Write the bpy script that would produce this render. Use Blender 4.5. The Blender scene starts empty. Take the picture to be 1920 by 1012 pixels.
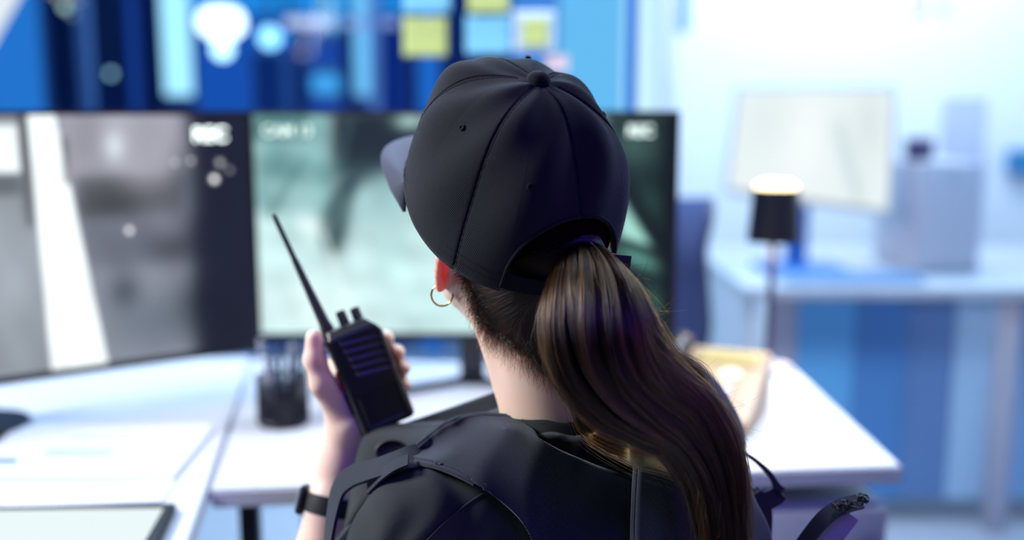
import bpy, bmesh, math, random
import numpy as np
from mathutils import Vector, Matrix
from mathutils.bvhtree import BVHTree
R = math.radians
rng = np.random.default_rng(7)
random.seed(7)
scene = bpy.context.scene
COL = scene.collection

# ------------------------------------------------------------------ camera
CAM = np.array([0.0, 0.0, 1.23]); PITCH = R(9.01); FPX = 1867.0
cp, sp = math.cos(PITCH), math.sin(PITCH)
def ray(px, py):
    dx = (px - 960) / FPX; dy = -(py - 506) / FPX
    return np.array([dx, cp + dy * sp, -sp + dy * cp])
def pt(px, py, Y):
    """world point seen at a photo pixel, at distance Y in front"""
    d = ray(px, py); return CAM + d * (Y / d[1])
def ptz(px, py, z):
    d = ray(px, py); return CAM + d * ((z - CAM[2]) / d[2])
def proj(P):
    v = np.asarray(P) - CAM
    xc = v[..., 0]; zc = v[..., 1] * cp - v[..., 2] * sp; yc = v[..., 1] * sp + v[..., 2] * cp
    return 960 + FPX * xc / zc, 506 - FPX * yc / zc

# ------------------------------------------------------------------ objects
def tag(o, label=None, cat=None, group=None, kind=None):
    if label: o['label'] = label
    if cat: o['category'] = cat
    if group: o['group'] = group
    if kind: o['kind'] = kind
    return o
def link(o, parent=None):
    COL.objects.link(o)
    if parent is not None: o.parent = parent
    return o
def rel(o, parent):
    """parent after placement, keeping world transform (parents only carry locations)"""
    o.parent = parent
    if parent is not None:
        p = parent; off = Vector((0, 0, 0))
        while p is not None: off += p.location; p = p.parent
        o.location = o.location - off
    return o
def empty(name, loc, label, cat, group=None):
    o = bpy.data.objects.new(name, None); COL.objects.link(o); o.location = Vector(loc)
    o.empty_display_size = .05
    return tag(o, label, cat, group)
def mesh_obj(name, verts, faces, mat, parent=None, smooth=True, origin=None):
    """mesh given in world coordinates; stored relative to the parent chain"""
    me = bpy.data.meshes.new(name)
    v = np.asarray(verts, dtype=np.float64)
    org = np.zeros(3)
    if origin is not None: org = np.asarray(origin, float)
    elif parent is None: org = np.array([v[:, 0].mean(), v[:, 1].mean(), v[:, 2].min()])
    v = v - org
    me.from_pydata(v.tolist(), [], [tuple(int(i) for i in f) for f in faces])
    if smooth: me.polygons.foreach_set('use_smooth', [True] * len(me.polygons))
    me.materials.append(mat); me.update()
    o = bpy.data.objects.new(name, me); COL.objects.link(o); o.location = Vector(org)
    if parent is not None: rel(o, parent)
    return o
class MB:
    """collects shapes in world coordinates, builds one mesh"""
    def __init__(s): s.v = []; s.f = []; s.n = 0
    def add(s, v, f):
        v = np.asarray(v, float); s.v.append(v)
        s.f += [tuple(i + s.n for i in q) for q in f]; s.n += len(v); return s
    def box(s, c, size, M=None, bev=0.0):
        hx, hy, hz = [a / 2 for a in size]
        b = min(bev, hx * .9, hy * .9, hz * .9)
        bm = bmesh.new(); bmesh.ops.create_cube(bm, size=1)
        for v in bm.verts: v.co = Vector((v.co.x * size[0], v.co.y * size[1], v.co.z * size[2]))
        if b > 0: bmesh.ops.bevel(bm, geom=bm.edges[:], offset=b, segments=3, affect='EDGES', profile=.5)
        v = np.array([q.co[:] for q in bm.verts]); bm.verts.index_update()
        f = [tuple(q.index for q in p.verts) for p in bm.faces]; bm.free()
        if M is not None: v = v @ np.asarray(M, float).T
        return s.add(v + np.asarray(c, float), f)
    def tube(s, pts, r, seg=12, caps=True, flat=None):
        P = np.asarray(pts, float); n = len(P)
        rr = np.full(n, r, float) if np.isscalar(r) else np.asarray(r, float)
        T = np.gradient(P, axis=0); T /= np.linalg.norm(T, axis=1)[:, None] + 1e-12
        up = np.array([0, 0, 1.0]) if abs(T[0][2]) < .9 else np.array([1.0, 0, 0])
        N = np.cross(T[0], up); N /= np.linalg.norm(N); v = []
        for i in range(n):
            N = N - T[i] * N.dot(T[i]); N /= np.linalg.norm(N); B = np.cross(T[i], N)
            a = np.linspace(0, 2 * math.pi, seg, endpoint=False)
            v.append(P[i] + rr[i] * (np.cos(a)[:, None] * N + np.sin(a)[:, None] * B))
        v = np.concatenate(v); f = []
        for i in range(n - 1):
            for j in range(seg):
                k = (j + 1) % seg
                f.append((i * seg + j, i * seg + k, (i + 1) * seg + k, (i + 1) * seg + j))
        if caps:
            f.append(tuple(range(seg - 1, -1, -1))); f.append(tuple((n - 1) * seg + j for j in range(seg)))
        return s.add(v, f)
    def lathe(s, c, prof, seg=40, M=None):
        v = []; n = len(prof)
        a = np.linspace(0, 2 * math.pi, seg, endpoint=False)
        for r, z in prof: v.append(np.stack([r * np.cos(a), r * np.sin(a), np.full(seg, z)], 1))
        v = np.concatenate(v); f = []
        for i in range(n - 1):
            for j in range(seg):
                k = (j + 1) % seg
                f.append((i * seg + j, i * seg + k, (i + 1) * seg + k, (i + 1) * seg + j))
        if M is not None: v = v @ np.asarray(M, float).T
        return s.add(v + np.asarray(c, float), f)
    def grid(s, V):
        """V: (a,b,3) grid of points"""
        a, b = V.shape[:2]; f = []
        for i in range(a - 1):
            for j in range(b - 1):
                f.append((i * b + j, i * b + j + 1, (i + 1) * b + j + 1, (i + 1) * b + j))
        return s.add(V.reshape(-1, 3), f)
    def build(s, name, mat, parent=None, smooth=True, bevel=0, origin=None, auto=True):
        o = mesh_obj(name, np.concatenate(s.v), s.f, mat, parent, smooth, origin)
        if smooth and auto:
            try: o.data.set_sharp_from_angle(angle=R(38))
            except Exception: pass
        return o
def frame(n, up=(0, 0, 1)):
    """columns x, y(=n), z(~up)"""
    n = np.asarray(n, float); n /= np.linalg.norm(n); up = np.asarray(up, float)
    x = np.cross(n, up); x /= np.linalg.norm(x); z = np.cross(x, n)
    return np.stack([x, n, z], 1)
def catmull(P, n):
    P = np.asarray(P, float); m = len(P)
    E = np.vstack([2 * P[0] - P[1], P, 2 * P[-1] - P[-2]])
    t = np.linspace(0, m - 1 - 1e-9, n); i = t.astype(int); u = (t - i)[:, None]
    a, b, c, d = E[i], E[i + 1], E[i + 2], E[i + 3]
    return .5 * (2 * b + (c - a) * u + (2 * a - 5 * b + 4 * c - d) * u ** 2 + (3 * b - a - 3 * c + d) * u ** 3)

# ------------------------------------------------------------------ materials
def srgb(c):
    def g(x):
        x = x / 255.0
        return x / 12.92 if x <= .04045 else ((x + .055) / 1.055) ** 2.4
    return tuple(g(x) for x in c)
def pmat(name, col, rough=.5, metal=0, **kw):
    m = bpy.data.materials.new(name); m.use_nodes = True
    b = m.node_tree.nodes['Principled BSDF']
    b.inputs['Base Color'].default_value = (*col, 1); b.inputs['Roughness'].default_value = rough
    b.inputs['Metallic'].default_value = metal
    for k, v in kw.items():
        b.inputs[k.replace('_', ' ')].default_value = v
    return m
def noise_bump(m, scale=200, strength=.2, dist=.001, detail=4, colvar=0):
    nt = m.node_tree; b = nt.nodes['Principled BSDF']
    tc = nt.nodes.new('ShaderNodeTexCoord'); no = nt.nodes.new('ShaderNodeTexNoise')
    no.inputs['Scale'].default_value = scale; no.inputs['Detail'].default_value = detail
    nt.links.new(tc.outputs['Object'], no.inputs['Vector'])
    bp = nt.nodes.new('ShaderNodeBump'); bp.inputs['Strength'].default_value = strength; bp.inputs['Distance'].default_value = dist
    nt.links.new(no.outputs['Fac'], bp.inputs['Height']); nt.links.new(bp.outputs['Normal'], b.inputs['Normal'])
    if colvar:
        c = b.inputs['Base Color'].default_value[:3]
        rp = nt.nodes.new('ShaderNodeValToRGB')
        rp.color_ramp.elements[0].position = .35; rp.color_ramp.elements[1].position = .65
        rp.color_ramp.elements[0].color = (*[x * (1 - colvar) for x in c], 1); rp.color_ramp.elements[1].color = (*[min(1, x * (1 + colvar)) for x in c], 1)
        nt.links.new(no.outputs['Fac'], rp.inputs['Fac']); nt.links.new(rp.outputs['Color'], b.inputs['Base Color'])
    return m
def twill(name, c0, c1, period=.0011, rough=.85, bump=.35, uv=False, sheen=.25, direction=(1, 0, 1)):
    """woven cloth: fine diagonal ribs plus a little fuzz"""
    m = pmat(name, c0, rough); nt = m.node_tree; b = nt.nodes['Principled BSDF']
    b.inputs['Specular IOR Level'].default_value = .25
    b.inputs['Sheen Weight'].default_value = sheen; b.inputs['Sheen Roughness'].default_value = .5
    b.inputs['Sheen Tint'].default_value = (.75, .8, 1, 1)
    tc = nt.nodes.new('ShaderNodeTexCoord')
    src = tc.outputs['UV'] if uv else tc.outputs['Object']
    dt = nt.nodes.new('ShaderNodeVectorMath'); dt.operation = 'DOT_PRODUCT'
    dv = Vector(direction).normalized(); dt.inputs[1].default_value = dv
    nt.links.new(src, dt.inputs[0])
    cb = nt.nodes.new('ShaderNodeCombineXYZ'); nt.links.new(dt.outputs['Value'], cb.inputs['X'])
    wv = nt.nodes.new('ShaderNodeTexWave'); wv.inputs['Scale'].default_value = .31416 / period
    wv.inputs['Distortion'].default_value = 0
    nt.links.new(cb.outputs[0], wv.inputs['Vector'])
    no = nt.nodes.new('ShaderNodeTexNoise'); no.inputs['Scale'].default_value = 1400; no.inputs['Detail'].default_value = 2
    nt.links.new(tc.outputs['Object'], no.inputs['Vector'])
    mx = nt.nodes.new('ShaderNodeMath'); mx.operation = 'MULTIPLY_ADD'; mx.inputs[1].default_value = .5
    nt.links.new(no.outputs['Fac'], mx.inputs[0]); nt.links.new(wv.outputs['Fac'], mx.inputs[2])
    rp = nt.nodes.new('ShaderNodeValToRGB')
    rp.color_ramp.elements[0].position = .25; rp.color_ramp.elements[1].position = 1.25 if False else 1.0
    rp.color_ramp.elements[0].color = (*c0, 1); rp.color_ramp.elements[1].color = (*c1, 1)
    nt.links.new(mx.outputs[0], rp.inputs['Fac']); nt.links.new(rp.outputs['Color'], b.inputs['Base Color'])
    bp = nt.nodes.new('ShaderNodeBump'); bp.inputs['Strength'].default_value = bump; bp.inputs['Distance'].default_value = .0004
    nt.links.new(mx.outputs[0], bp.inputs['Height']); nt.links.new(bp.outputs['Normal'], b.inputs['Normal'])
    return m
def emis(name, col, strength):
    m = bpy.data.materials.new(name); m.use_nodes = True; nt = m.node_tree; nt.nodes.clear()
    e = nt.nodes.new('ShaderNodeEmission'); e.inputs['Color'].default_value = (*col, 1); e.inputs['Strength'].default_value = strength
    o = nt.nodes.new('ShaderNodeOutputMaterial'); nt.links.new(e.outputs[0], o.inputs[0]); return m
def screen_mat(name, strength=1.0):
    m = bpy.data.materials.new(name); m.use_nodes = True; nt = m.node_tree
    b = nt.nodes['Principled BSDF']; b.inputs['Base Color'].default_value = (.01, .01, .012, 1); b.inputs['Roughness'].default_value = .4; b.inputs['Specular IOR Level'].default_value = .08
    a = nt.nodes.new('ShaderNodeAttribute'); a.attribute_name = 'feed'
    nt.links.new(a.outputs['Color'], b.inputs['Emission Color']); b.inputs['Emission Strength'].default_value = strength
    return m

M = {}
M['desk'] = noise_bump(pmat('white_laminate', (.52, .545, .60), .45), 60, .03, .0005)
M['desk_edge'] = pmat('desk_edge_band', (.55, .56, .60), .45)
M['paper'] = pmat('paper', (.58, .62, .70), .8)
M['ink'] = pmat('blue_ink', (.12, .2, .5), .8)
M['black'] = pmat('black_plastic', (.012, .013, .018), .38)
M['blackm'] = pmat('black_metal', (.02, .021, .028), .35, .6)
M['rubber'] = noise_bump(pmat('black_rubber', (.01, .011, .014), .5), 900, .2, .0003)
M['navyp'] = pmat('navy_plastic', (.02, .03, .08), .45)
M['wall'] = noise_bump(pmat('white_wall_paint', (.82, .84, .88), .9), 120, .08, .002)
M['dim'] = pmat('dark_slate_paint', (.05, .06, .10), .9)  # dark tone for unseen walls and ceiling, to bounce less light
M['floor'] = noise_bump(pmat('pale_floor', (.45, .48, .55), .45), 30, .05, .002, colvar=.06)
M['ceil'] = pmat('ceiling_paint', (.8, .8, .82), .9)
M['alu'] = pmat('aluminium', (.6, .62, .66), .3, .9)
M['gold'] = pmat('gold', (.95, .68, .28), .16, 1.0)
M['lilac'] = pmat('lilac_grey_plastic', (.54, .53, .60), .6)
M['greywhite'] = pmat('pale_grey_plastic', (.62, .64, .70), .5)
M['red'] = pmat('red_button', (.6, .01, .02), .4)
M['beige'] = pmat('beige_phone_plastic', (.42, .30, .18), .4)
M['cream'] = pmat('cream_button', (.85, .78, .6), .4)
M['yellow'] = pmat('yellow_note', (.55, .66, .22), .8)
M['cyan'] = pmat('pale_blue_note', (.22, .62, .85), .8)
M['paleblue'] = pmat('pale_backing_paper', (.55, .72, .88), .8)
M['pink'] = pmat('pale_pink_paper', (.7, .55, .58), .8)
M['orange'] = pmat('orange_note', (.85, .5, .1), .8)
M['chair'] = noise_bump(pmat('navy_chair_mesh', (.02, .04, .13), .8), 400, .3, .001)

# ------------------------------------------------------------------ signed distance modelling
class SDF:
    def __init__(s, lo, hi, h):
        s.lo = np.asarray(lo, float); s.h = h
        s.n = np.ceil((np.asarray(hi, float) - s.lo) / h).astype(int) + 1
        s.F = np.full(s.n, 1.0, np.float32)
        s.ax = [(s.lo[i] + h * np.arange(s.n[i])).astype(np.float32) for i in range(3)]
    def sub(s, lo, hi):
        a = np.clip(np.floor((np.asarray(lo) - s.lo) / s.h).astype(int), 0, s.n)
        b = np.clip(np.ceil((np.asarray(hi) - s.lo) / s.h).astype(int) + 1, 0, s.n)
        sl = tuple(slice(a[i], b[i]) for i in range(3))
        X = s.ax[0][sl[0]][:, None, None]; Y = s.ax[1][sl[1]][None, :, None]; Z = s.ax[2][sl[2]][None, None, :]
        return sl, X, Y, Z
    def op(s, sl, d, k, mode='u'):
        a = s.F[sl]
        if a.size == 0: return
        if mode == 'u':
            h = np.maximum(k - np.abs(a - d), 0) / max(k, 1e-6); s.F[sl] = np.minimum(a, d) - h * h * k * .25
        else:  # subtract
            d = -d; h = np.maximum(k - np.abs(a - d), 0) / max(k, 1e-6); s.F[sl] = np.maximum(a, d) + h * h * k * .25
    def cone(s, a, b, r1, r2, k=.01, mode='u'):
        a = np.asarray(a, float); b = np.asarray(b, float); m = max(r1, r2) + k + .012
        sl, X, Y, Z = s.sub(np.minimum(a, b) - m, np.maximum(a, b) + m)
        ab = b - a; L2 = ab.dot(ab) + 1e-12
        px, py, pz = X - a[0], Y - a[1], Z - a[2]
        t = np.clip((px * ab[0] + py * ab[1] + pz * ab[2]) / L2, 0, 1)
        d = np.sqrt((px - t * ab[0]) ** 2 + (py - t * ab[1]) ** 2 + (pz - t * ab[2]) ** 2) - (r1 + (r2 - r1) * t)
        s.op(sl, d.astype(np.float32), k, mode)
    def chain(s, P, rad, k=.006, mode='u'):
        for i in range(len(P) - 1): s.cone(P[i], P[i + 1], rad[i], rad[i + 1], k, mode)
    def ell(s, c, semi, Mx=None, k=.01, mode='u'):
        c = np.asarray(c, float); semi = np.asarray(semi, float); m = semi.max() + k + .012
        sl, X, Y, Z = s.sub(c - m, c + m)
        Mx = np.eye(3) if Mx is None else np.asarray(Mx, float)
        px, py, pz = X - c[0], Y - c[1], Z - c[2]
        q = [px * Mx[0, i] + py * Mx[1, i] + pz * Mx[2, i] for i in range(3)]
        k0 = np.sqrt(sum((q[i] / semi[i]) ** 2 for i in range(3))); k1 = np.sqrt(sum((q[i] / semi[i] ** 2) ** 2 for i in range(3)))
        d = k0 * (k0 - 1) / np.maximum(k1, 1e-6)
        s.op(sl, d.astype(np.float32), k, mode)
    def rbox(s, c, half, r, Mx=None, k=.01, mode='u'):
        c = np.asarray(c, float); half = np.asarray(half, float); m = np.linalg.norm(half) + r + k
        sl, X, Y, Z = s.sub(c - m, c + m)
        Mx = np.eye(3) if Mx is None else np.asarray(Mx, float)
        px, py, pz = X - c[0], Y - c[1], Z - c[2]
        q = [np.abs(px * Mx[0, i] + py * Mx[1, i] + pz * Mx[2, i]) - (half[i] - r) for i in range(3)]
        d = np.sqrt(sum(np.maximum(v, 0) ** 2 for v in q)) + np.minimum(np.maximum(np.maximum(q[0], q[1]), q[2]), 0) - r
        s.op(sl, d.astype(np.float32), k, mode)
    def coords(s):
        return s.ax[0][:, None, None], s.ax[1][None, :, None], s.ax[2][None, None, :]
    def mesh(s, iso=0.0, F=None):
        F = (s.F if F is None else F) - iso
        F[0], F[-1] = np.maximum(F[0], .001), np.maximum(F[-1], .001)
        F[:, 0], F[:, -1] = np.maximum(F[:, 0], .001), np.maximum(F[:, -1], .001)
        F[:, :, 0], F[:, :, -1] = np.maximum(F[:, :, 0], .001), np.maximum(F[:, :, -1], .001)
        S = F < 0
        cnt = np.zeros(tuple(np.array(F.shape) - 1), np.int8)
        for i in (0, 1):
            for j in (0, 1):
                for k in (0, 1):
                    cnt += S[i:S.shape[0] - 1 + i, j:S.shape[1] - 1 + j, k:S.shape[2] - 1 + k]
        act = (cnt > 0) & (cnt < 8)
        I = np.argwhere(act); idx = np.full(act.shape, -1, np.int64); idx[act] = np.arange(len(I))
        acc = np.zeros((len(I), 3)); w = np.zeros(len(I))
        corners = [(i, j, k) for i in (0, 1) for j in (0, 1) for k in (0, 1)]
        for a in corners:
            for ax in range(3):
                if a[ax] == 0:
                    b = list(a); b[ax] = 1
                    fa = F[I[:, 0] + a[0], I[:, 1] + a[1], I[:, 2] + a[2]]; fb = F[I[:, 0] + b[0], I[:, 1] + b[1], I[:, 2] + b[2]]
                    m = (fa < 0) != (fb < 0)
                    t = np.where(m, fa / np.where(m, fa - fb, 1), 0)
                    p = np.tile(np.array(a, float), (len(I), 1)); p[:, ax] += t
                    acc[m] += p[m]; w[m] += 1
        V = s.lo + s.h * (I + acc / w[:, None])
        faces = []
        for ax in range(3):
            o1, o2 = [(1, 2), (2, 0), (0, 1)][ax]
            sa = [slice(1, -1)] * 3; sb = [slice(1, -1)] * 3
            sa[ax] = slice(0, -1); sb[ax] = slice(1, None)
            A = S[tuple(sa)]; B = S[tuple(sb)]
            E = np.argwhere(A != B)
            if len(E) == 0: continue
            ins = A[E[:, 0], E[:, 1], E[:, 2]]
            G = E.copy(); G[:, o1] += 1; G[:, o2] += 1
            def c(d1, d2):
                H = G.copy(); H[:, o1] -= d1; H[:, o2] -= d2
                return idx[H[:, 0], H[:, 1], H[:, 2]]
            q = np.stack([c(1, 1), c(0, 1), c(0, 0), c(1, 0)], 1)
            q[~ins] = q[~ins][:, ::-1]
            faces.append(q)
        return V, np.concatenate(faces)
def big_mesh(name, V, Fq, mat, parent=None, origin=None):
    me = bpy.data.meshes.new(name)
    org = np.zeros(3) if origin is None else np.asarray(origin, float)
    me.vertices.add(len(V)); me.vertices.foreach_set('co', (V - org).astype(np.float32).ravel())
    me.loops.add(len(Fq) * 4); me.loops.foreach_set('vertex_index', Fq.astype(np.int32).ravel())
    me.polygons.add(len(Fq)); me.polygons.foreach_set('loop_start', np.arange(0, len(Fq) * 4, 4, dtype=np.int32))
    me.polygons.foreach_set('use_smooth', np.ones(len(Fq), bool))
    me.update(calc_edges=True); me.validate(); me.materials.append(mat)
    o = bpy.data.objects.new(name, me); COL.objects.link(o); o.location = Vector(org)
    if parent is not None: rel(o, parent)
    return o
def bvh_of(V, Fq):
    return BVHTree.FromPolygons([tuple(v) for v in V], [tuple(int(i) for i in f) for f in Fq])
def cast(bvh, px, py, off=0.0):
    d = Vector(ray(px, py)).normalized()
    h = bvh.ray_cast(Vector(CAM), d)
    if h[0] is None: return None
    n = h[1]
    if n.dot(d) > 0: n = -n
    return np.array(h[0] + n * off)

#==PERSON==
# ------------------------------------------------------------------ the person
person = empty('person', (0.03, .93, 0), 'woman in black cap with brown ponytail, seen from behind, holding a two-way radio', 'person')

def headframe(yaw, tilt):
    fh = np.array([-math.sin(yaw), math.cos(yaw), 0]); z = np.array([0, 0, 1.0])
    f = math.cos(tilt) * fh + math.sin(tilt) * z; u = math.cos(tilt) * z - math.sin(tilt) * fh
    r = np.array([math.cos(yaw), math.sin(yaw), 0])
    return np.stack([r, f, u], 1)
HF = headframe(R(30), R(12)); CF = headframe(R(32), R(27))
_ro = R(3.2); CF = np.stack([CF[:, 0] * math.cos(_ro) + CF[:, 2] * math.sin(_ro), CF[:, 1], CF[:, 2] * math.cos(_ro) - CF[:, 0] * math.sin(_ro)], 1)
CC = np.array([-.0050, .905, 1.1275])           # centre of the cap's rim
HC = np.array([.009, .893, 1.1515])                      # middle of the skull
def hd(r, f, u): return HC + HF @ np.array([r, f, u])
def cpt(r, f, u): return CC + CF @ np.array([r, f, u])

NB = np.array([.040, .885, .945])              # neck base
TR = np.array([.94, .34, 0]); TF = np.array([-.34, .94, 0]); TM = np.stack([TR, TF, [0, 0, 1]], 1)
SL = pt(792, 975, .85); SR = np.array([.168, .955, .905])
EL = pt(548, 1290, .92); ER = np.array([.235, 1.0, .64])
WL = pt(640, 862, .985); WR = np.array([.13, 1.17, .63])

# radio frame: ra up the radio, rb towards its right side, rn out of its front
RC = pt(690, 700, .985)
ra = np.array([-.36, .10, .92]); ra /= np.linalg.norm(ra)
rn = np.array([.30, -.94, .16]); rn -= ra * rn.dot(ra); rn /= np.linalg.norm(rn)
rb = np.cross(ra, -rn); rb /= np.linalg.norm(rb)
if rb[0] < 0: rb = -rb
def rp_(b, n, a): return RC + rb * b + rn * n + ra * a

h = .0023
S = SDF((-.32, .72, .60), (.32, 1.24, 1.27), h)
# head
S.ell(HC, (.073, .094, .088), HF, .012)
S.ell(hd(0, .032, -.055), (.056, .058, .066), HF, .02)
S.ell(hd(0, .010, -.068), (.060, .058, .040), HF, .02)
for sgn in (-1, 1):
    S.cone(hd(sgn * .052, .004, -.075), hd(sgn * .014, .072, -.112), .015, .014, .016)
    S.ell(hd(sgn * .040, .062, -.042), (.018, .016, .016), HF, .02)
S.ell(hd(0, .077, -.112), (.018, .014, .012), HF, .014)
S.cone(hd(0, .088, -.018), hd(0, .106, -.050), .006, .009, .01)
for sgn in (-1, 1):
    S.ell(hd(sgn * .010, .098, -.054), (.007, .009, .006), HF, .006)
    S.ell(hd(sgn * .030, .096, -.016), (.017, .012, .011), HF, .01, 's')
    S.cone(hd(sgn * .012, .092, -.001), hd(sgn * .045, .078, .000), .006, .005, .01)
S.ell(hd(0, .094, -.078), (.019, .009, .005), HF, .004)
S.ell(hd(0, .092, -.087), (.016, .009, .006), HF, .004)
# neck
S.cone(hd(0, -.022, -.05), NB + [0.002, -.002, .0], .048, .0475, .03)
S.cone(hd(0, .012, -.085), NB + [.006, .012, .01], .036, .040, .03)
for sgn in (-1, 1):
    S.cone(hd(sgn * .050, -.020, -.07), NB + TR * sgn * .014 + TF * .030, .011, .009, .02)
# trunk and shoulders (under the clothes)
S.cone(NB + [0, 0.005, -.016], SL + [.01, 0, 0], .034, .036, .02)
S.cone(NB + [0, 0.005, -.006], SR + [-.01, 0, 0], .036, .040, .02)
S.ell(NB + [0.01, 0.018, -.20], (.125, .078, .17), TM, .03)
S.ell(NB + [0, 0.01, -.34], (.118, .080, .12), TM, .03)
# left arm
S.chain([SL, (SL + EL) / 2, EL], [.040, .034, .033], .02)
FA = EL + (WL - EL) * .35
S.chain([EL, FA, EL + (WL - EL) * .8, WL], [.033, .034, .0235, .0215], .015)
# right arm
S.chain([SR, (SR + ER) / 2, ER], [.045, .040, .034], .03)
S.chain([ER, ER + (WR - ER) * .3, WR], [.033, .033, .022], .015)
# left hand round the radio
kw = WL + (rp_(-.034, -.018, -.035) - WL) * .0
PALM = rp_(-.034, -.020, -.020)
S.cone(WL, PALM + ra * -.020, .0215, .022, .014)
S.cone(PALM - ra * .024 + rn * .006, PALM + ra * .018 - rn * .002, .0195, .0165, .014)       # thenar side
S.cone(PALM - ra * .024 - rn * .016, PALM + ra * .026 - rn * .020 + rb * .004, .017, .015, .014)   # palm behind the radio
S.cone(PALM - ra * .02 - rn * .016, rp_(-.006, -.040, -.012), .017, .015, .012)
S.cone(PALM + ra * .02 - rn * .018, rp_(-.010, -.040, .022), .016, .013, .012)
tb = [PALM + ra * .000 + rn * .010 - rb * .004, rp_(-.046, .000, .008), rp_(-.044, .002, .034), rp_(-.037, .004, .054)]
S.chain(tb, [.0165, .0125, .0108, .0088], .006)
fing = [(.024, .0085, -.006), (.006, .0085, -.001), (-.011, .0080, -.001), (-.027, .0072, -.006)]
for a_, r_, ex in fing:
    base = rp_(-.012, -.040, a_ - .004)
    S.chain([base, rp_(.012, -.034, a_ + .002), rp_(.033 + ex, -.022, a_ + .004), rp_(.0375 + ex, -.008, a_ + .002), rp_(.0370 + ex, .002, a_ + .001)],
            [r_ + .0012, r_ + .0005, r_, r_ - .0008, r_ - .0018], .004)
# right hand, resting in the lap
hdv = np.array([-.25, .9, -.05]); hdv /= np.linalg.norm(hdv); hs = np.array([.96, .26, 0])
pc = WR + hdv * .045
S.cone(WR, pc, .021, .018, .012)
for sgn in (-1, 1): S.cone(WR + hdv * .02 + hs * sgn * .012, WR + hdv * .075 + hs * sgn * .024, .015, .012, .01)
for i, (o_, L_) in enumerate([(-.030, .062), (-.011, .072), (.009, .068)]):
    q0 = WR + hdv * .078 + hs * o_; q1 = q0 + hdv * L_ * .45 + [0, 0, -.004]; q2 = q0 + hdv * L_ * .8 + [0, 0, -.018]
    if q2[1] < 1.235: S.chain([q0, q1, q2], [.0095, .0085, .007], .004)
# ears
def ear(sgn):
    c = hd(sgn * .0715, -.006, -.047)
    out = sgn * HF[:, 0]; back = -HF[:, 1]; up = HF[:, 2]
    e1 = back * .60 + out * .80; e1 /= np.linalg.norm(e1)          # the ear's width, flared away from the head
    e2 = up * .97 + back * .18 - out * .06; e2 /= np.linalg.norm(e2)
    e3 = np.cross(e1, e2)
    pts = []
    for t in np.linspace(-.35 * math.pi, 1.12 * math.pi, 15):
        w = .0155 + .003 * math.sin(t)
        pts.append(c + e1 * (w * math.cos(t) + .003) + e2 * (.027 * math.sin(t) + .004))
    S.chain(pts, list(np.linspace(.0028, .0042, 8)) + list(np.linspace(.0042, .003, 7)), .003)
    S.ell(c + e1 * .000 + e2 * .004 + e3 * .001, (.0145, .027, .0026), np.stack([e1, e2, e3], 1), .004)
    sb_ = -1 if sgn < 0 else 1
    S.ell(c - e1 * .004 + e3 * sb_ * .0045 + e2 * .002, (.0085, .0150, .0065), np.stack([e1, e2, e3], 1), .003)
    S.ell(c - e1 * .006 - out * .004, (.010, .017, .0075), np.stack([e1, e2, e3], 1), .006)
    S.ell(c + e1 * .002 - e2 * .024 + back * .0, (.0078, .0095, .0040), np.stack([e1, e2, e3], 1), .006)
    return c + e1 * .003 - e2 * .029, e1, e2
lobe, e1L, e2L = ear(-1); ear(1)
BV, BF = S.mesh()
skin = pmat('skin', (.80, .57, .46), .45)
b_ = skin.node_tree.nodes['Principled BSDF']
b_.inputs['Subsurface Weight'].default_value = .55; b_.inputs['Subsurface Radius'].default_value = (1.0, .22, .10)
b_.inputs['Subsurface Scale'].default_value = .012
noise_bump(skin, 260, .12, .0006, 6)
body = big_mesh('body', BV, BF, skin, person)
ears = pmat('ear_skin_backlit', (.80, .44, .34), .45)  # redder than the skin: the backlit glow is put into the colour
eb = ears.node_tree.nodes['Principled BSDF']; eb.inputs['Subsurface Weight'].default_value = .5; eb.inputs['Subsurface Radius'].default_value = (1.0, .12, .05); eb.inputs['Subsurface Scale'].default_value = .03
nt = ears.node_tree; tl_ = nt.nodes.new('ShaderNodeBsdfTranslucent'); tl_.inputs[0].default_value = (1, .05, .02, 1); ms = nt.nodes.new('ShaderNodeMixShader'); ms.inputs[0].default_value = .20
nt.links.new(eb.outputs[0], ms.inputs[1]); nt.links.new(tl_.outputs[0], ms.inputs[2]); nt.links.new(ms.outputs[0], nt.nodes['Material Output'].inputs[0])
body.data.materials.append(ears)
fcen = BV[BF].mean(1); lc = (fcen - HC) @ HF
isear = (np.abs(lc[:, 0]) > .0725) & (np.abs(lc[:, 1] + .014) < .034) & (lc[:, 2] > -.088) & (lc[:, 2] < -.005)
body.data.polygons.foreach_set('material_index', isear.astype(np.int32))
BB = bvh_of(BV, BF)

# hair grown over the skull, down to the hairline at the nape
X, Y, Z = S.coords()
hr = (X - HC[0]) * HF[0, 0] + (Y - HC[1]) * HF[1, 0] + (Z - HC[2]) * HF[2, 0]
hf = (X - HC[0]) * HF[0, 1] + (Y - HC[1]) * HF[1, 1] + (Z - HC[2]) * HF[2, 1]
hu = (X - HC[0]) * HF[0, 2] + (Y - HC[1]) * HF[1, 2] + (Z - HC[2]) * HF[2, 2]
SH = SDF(S.lo, S.lo + S.h * (S.n - 1), S.h)
SH.ell(HC, (.0765, .0975, .0915), HF, .01); SH.cone(hd(0, -.022, -.05), NB + [0, -.002, .0], .0525, .0525, .03)
low = -.145 + 1.35 * np.abs(hr)
Fh = np.maximum(SH.F, (low - hu) * .6)
Fh = np.maximum(Fh, (hf - (.035 + 1.0 * hu)) * .6)
Fh = np.maximum(Fh, hf - .075)
HV, HFc = SH.mesh(F=Fh)
M['haircore'] = pmat('dark_hair_mass', (.006, .0045, .005), 1.0, 0, Specular_IOR_Level=.0)
hair = big_mesh('hair', HV, HFc, M['haircore'], person)
del X, Y, Z, hr, hf, hu, low, Fh, SH
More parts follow.
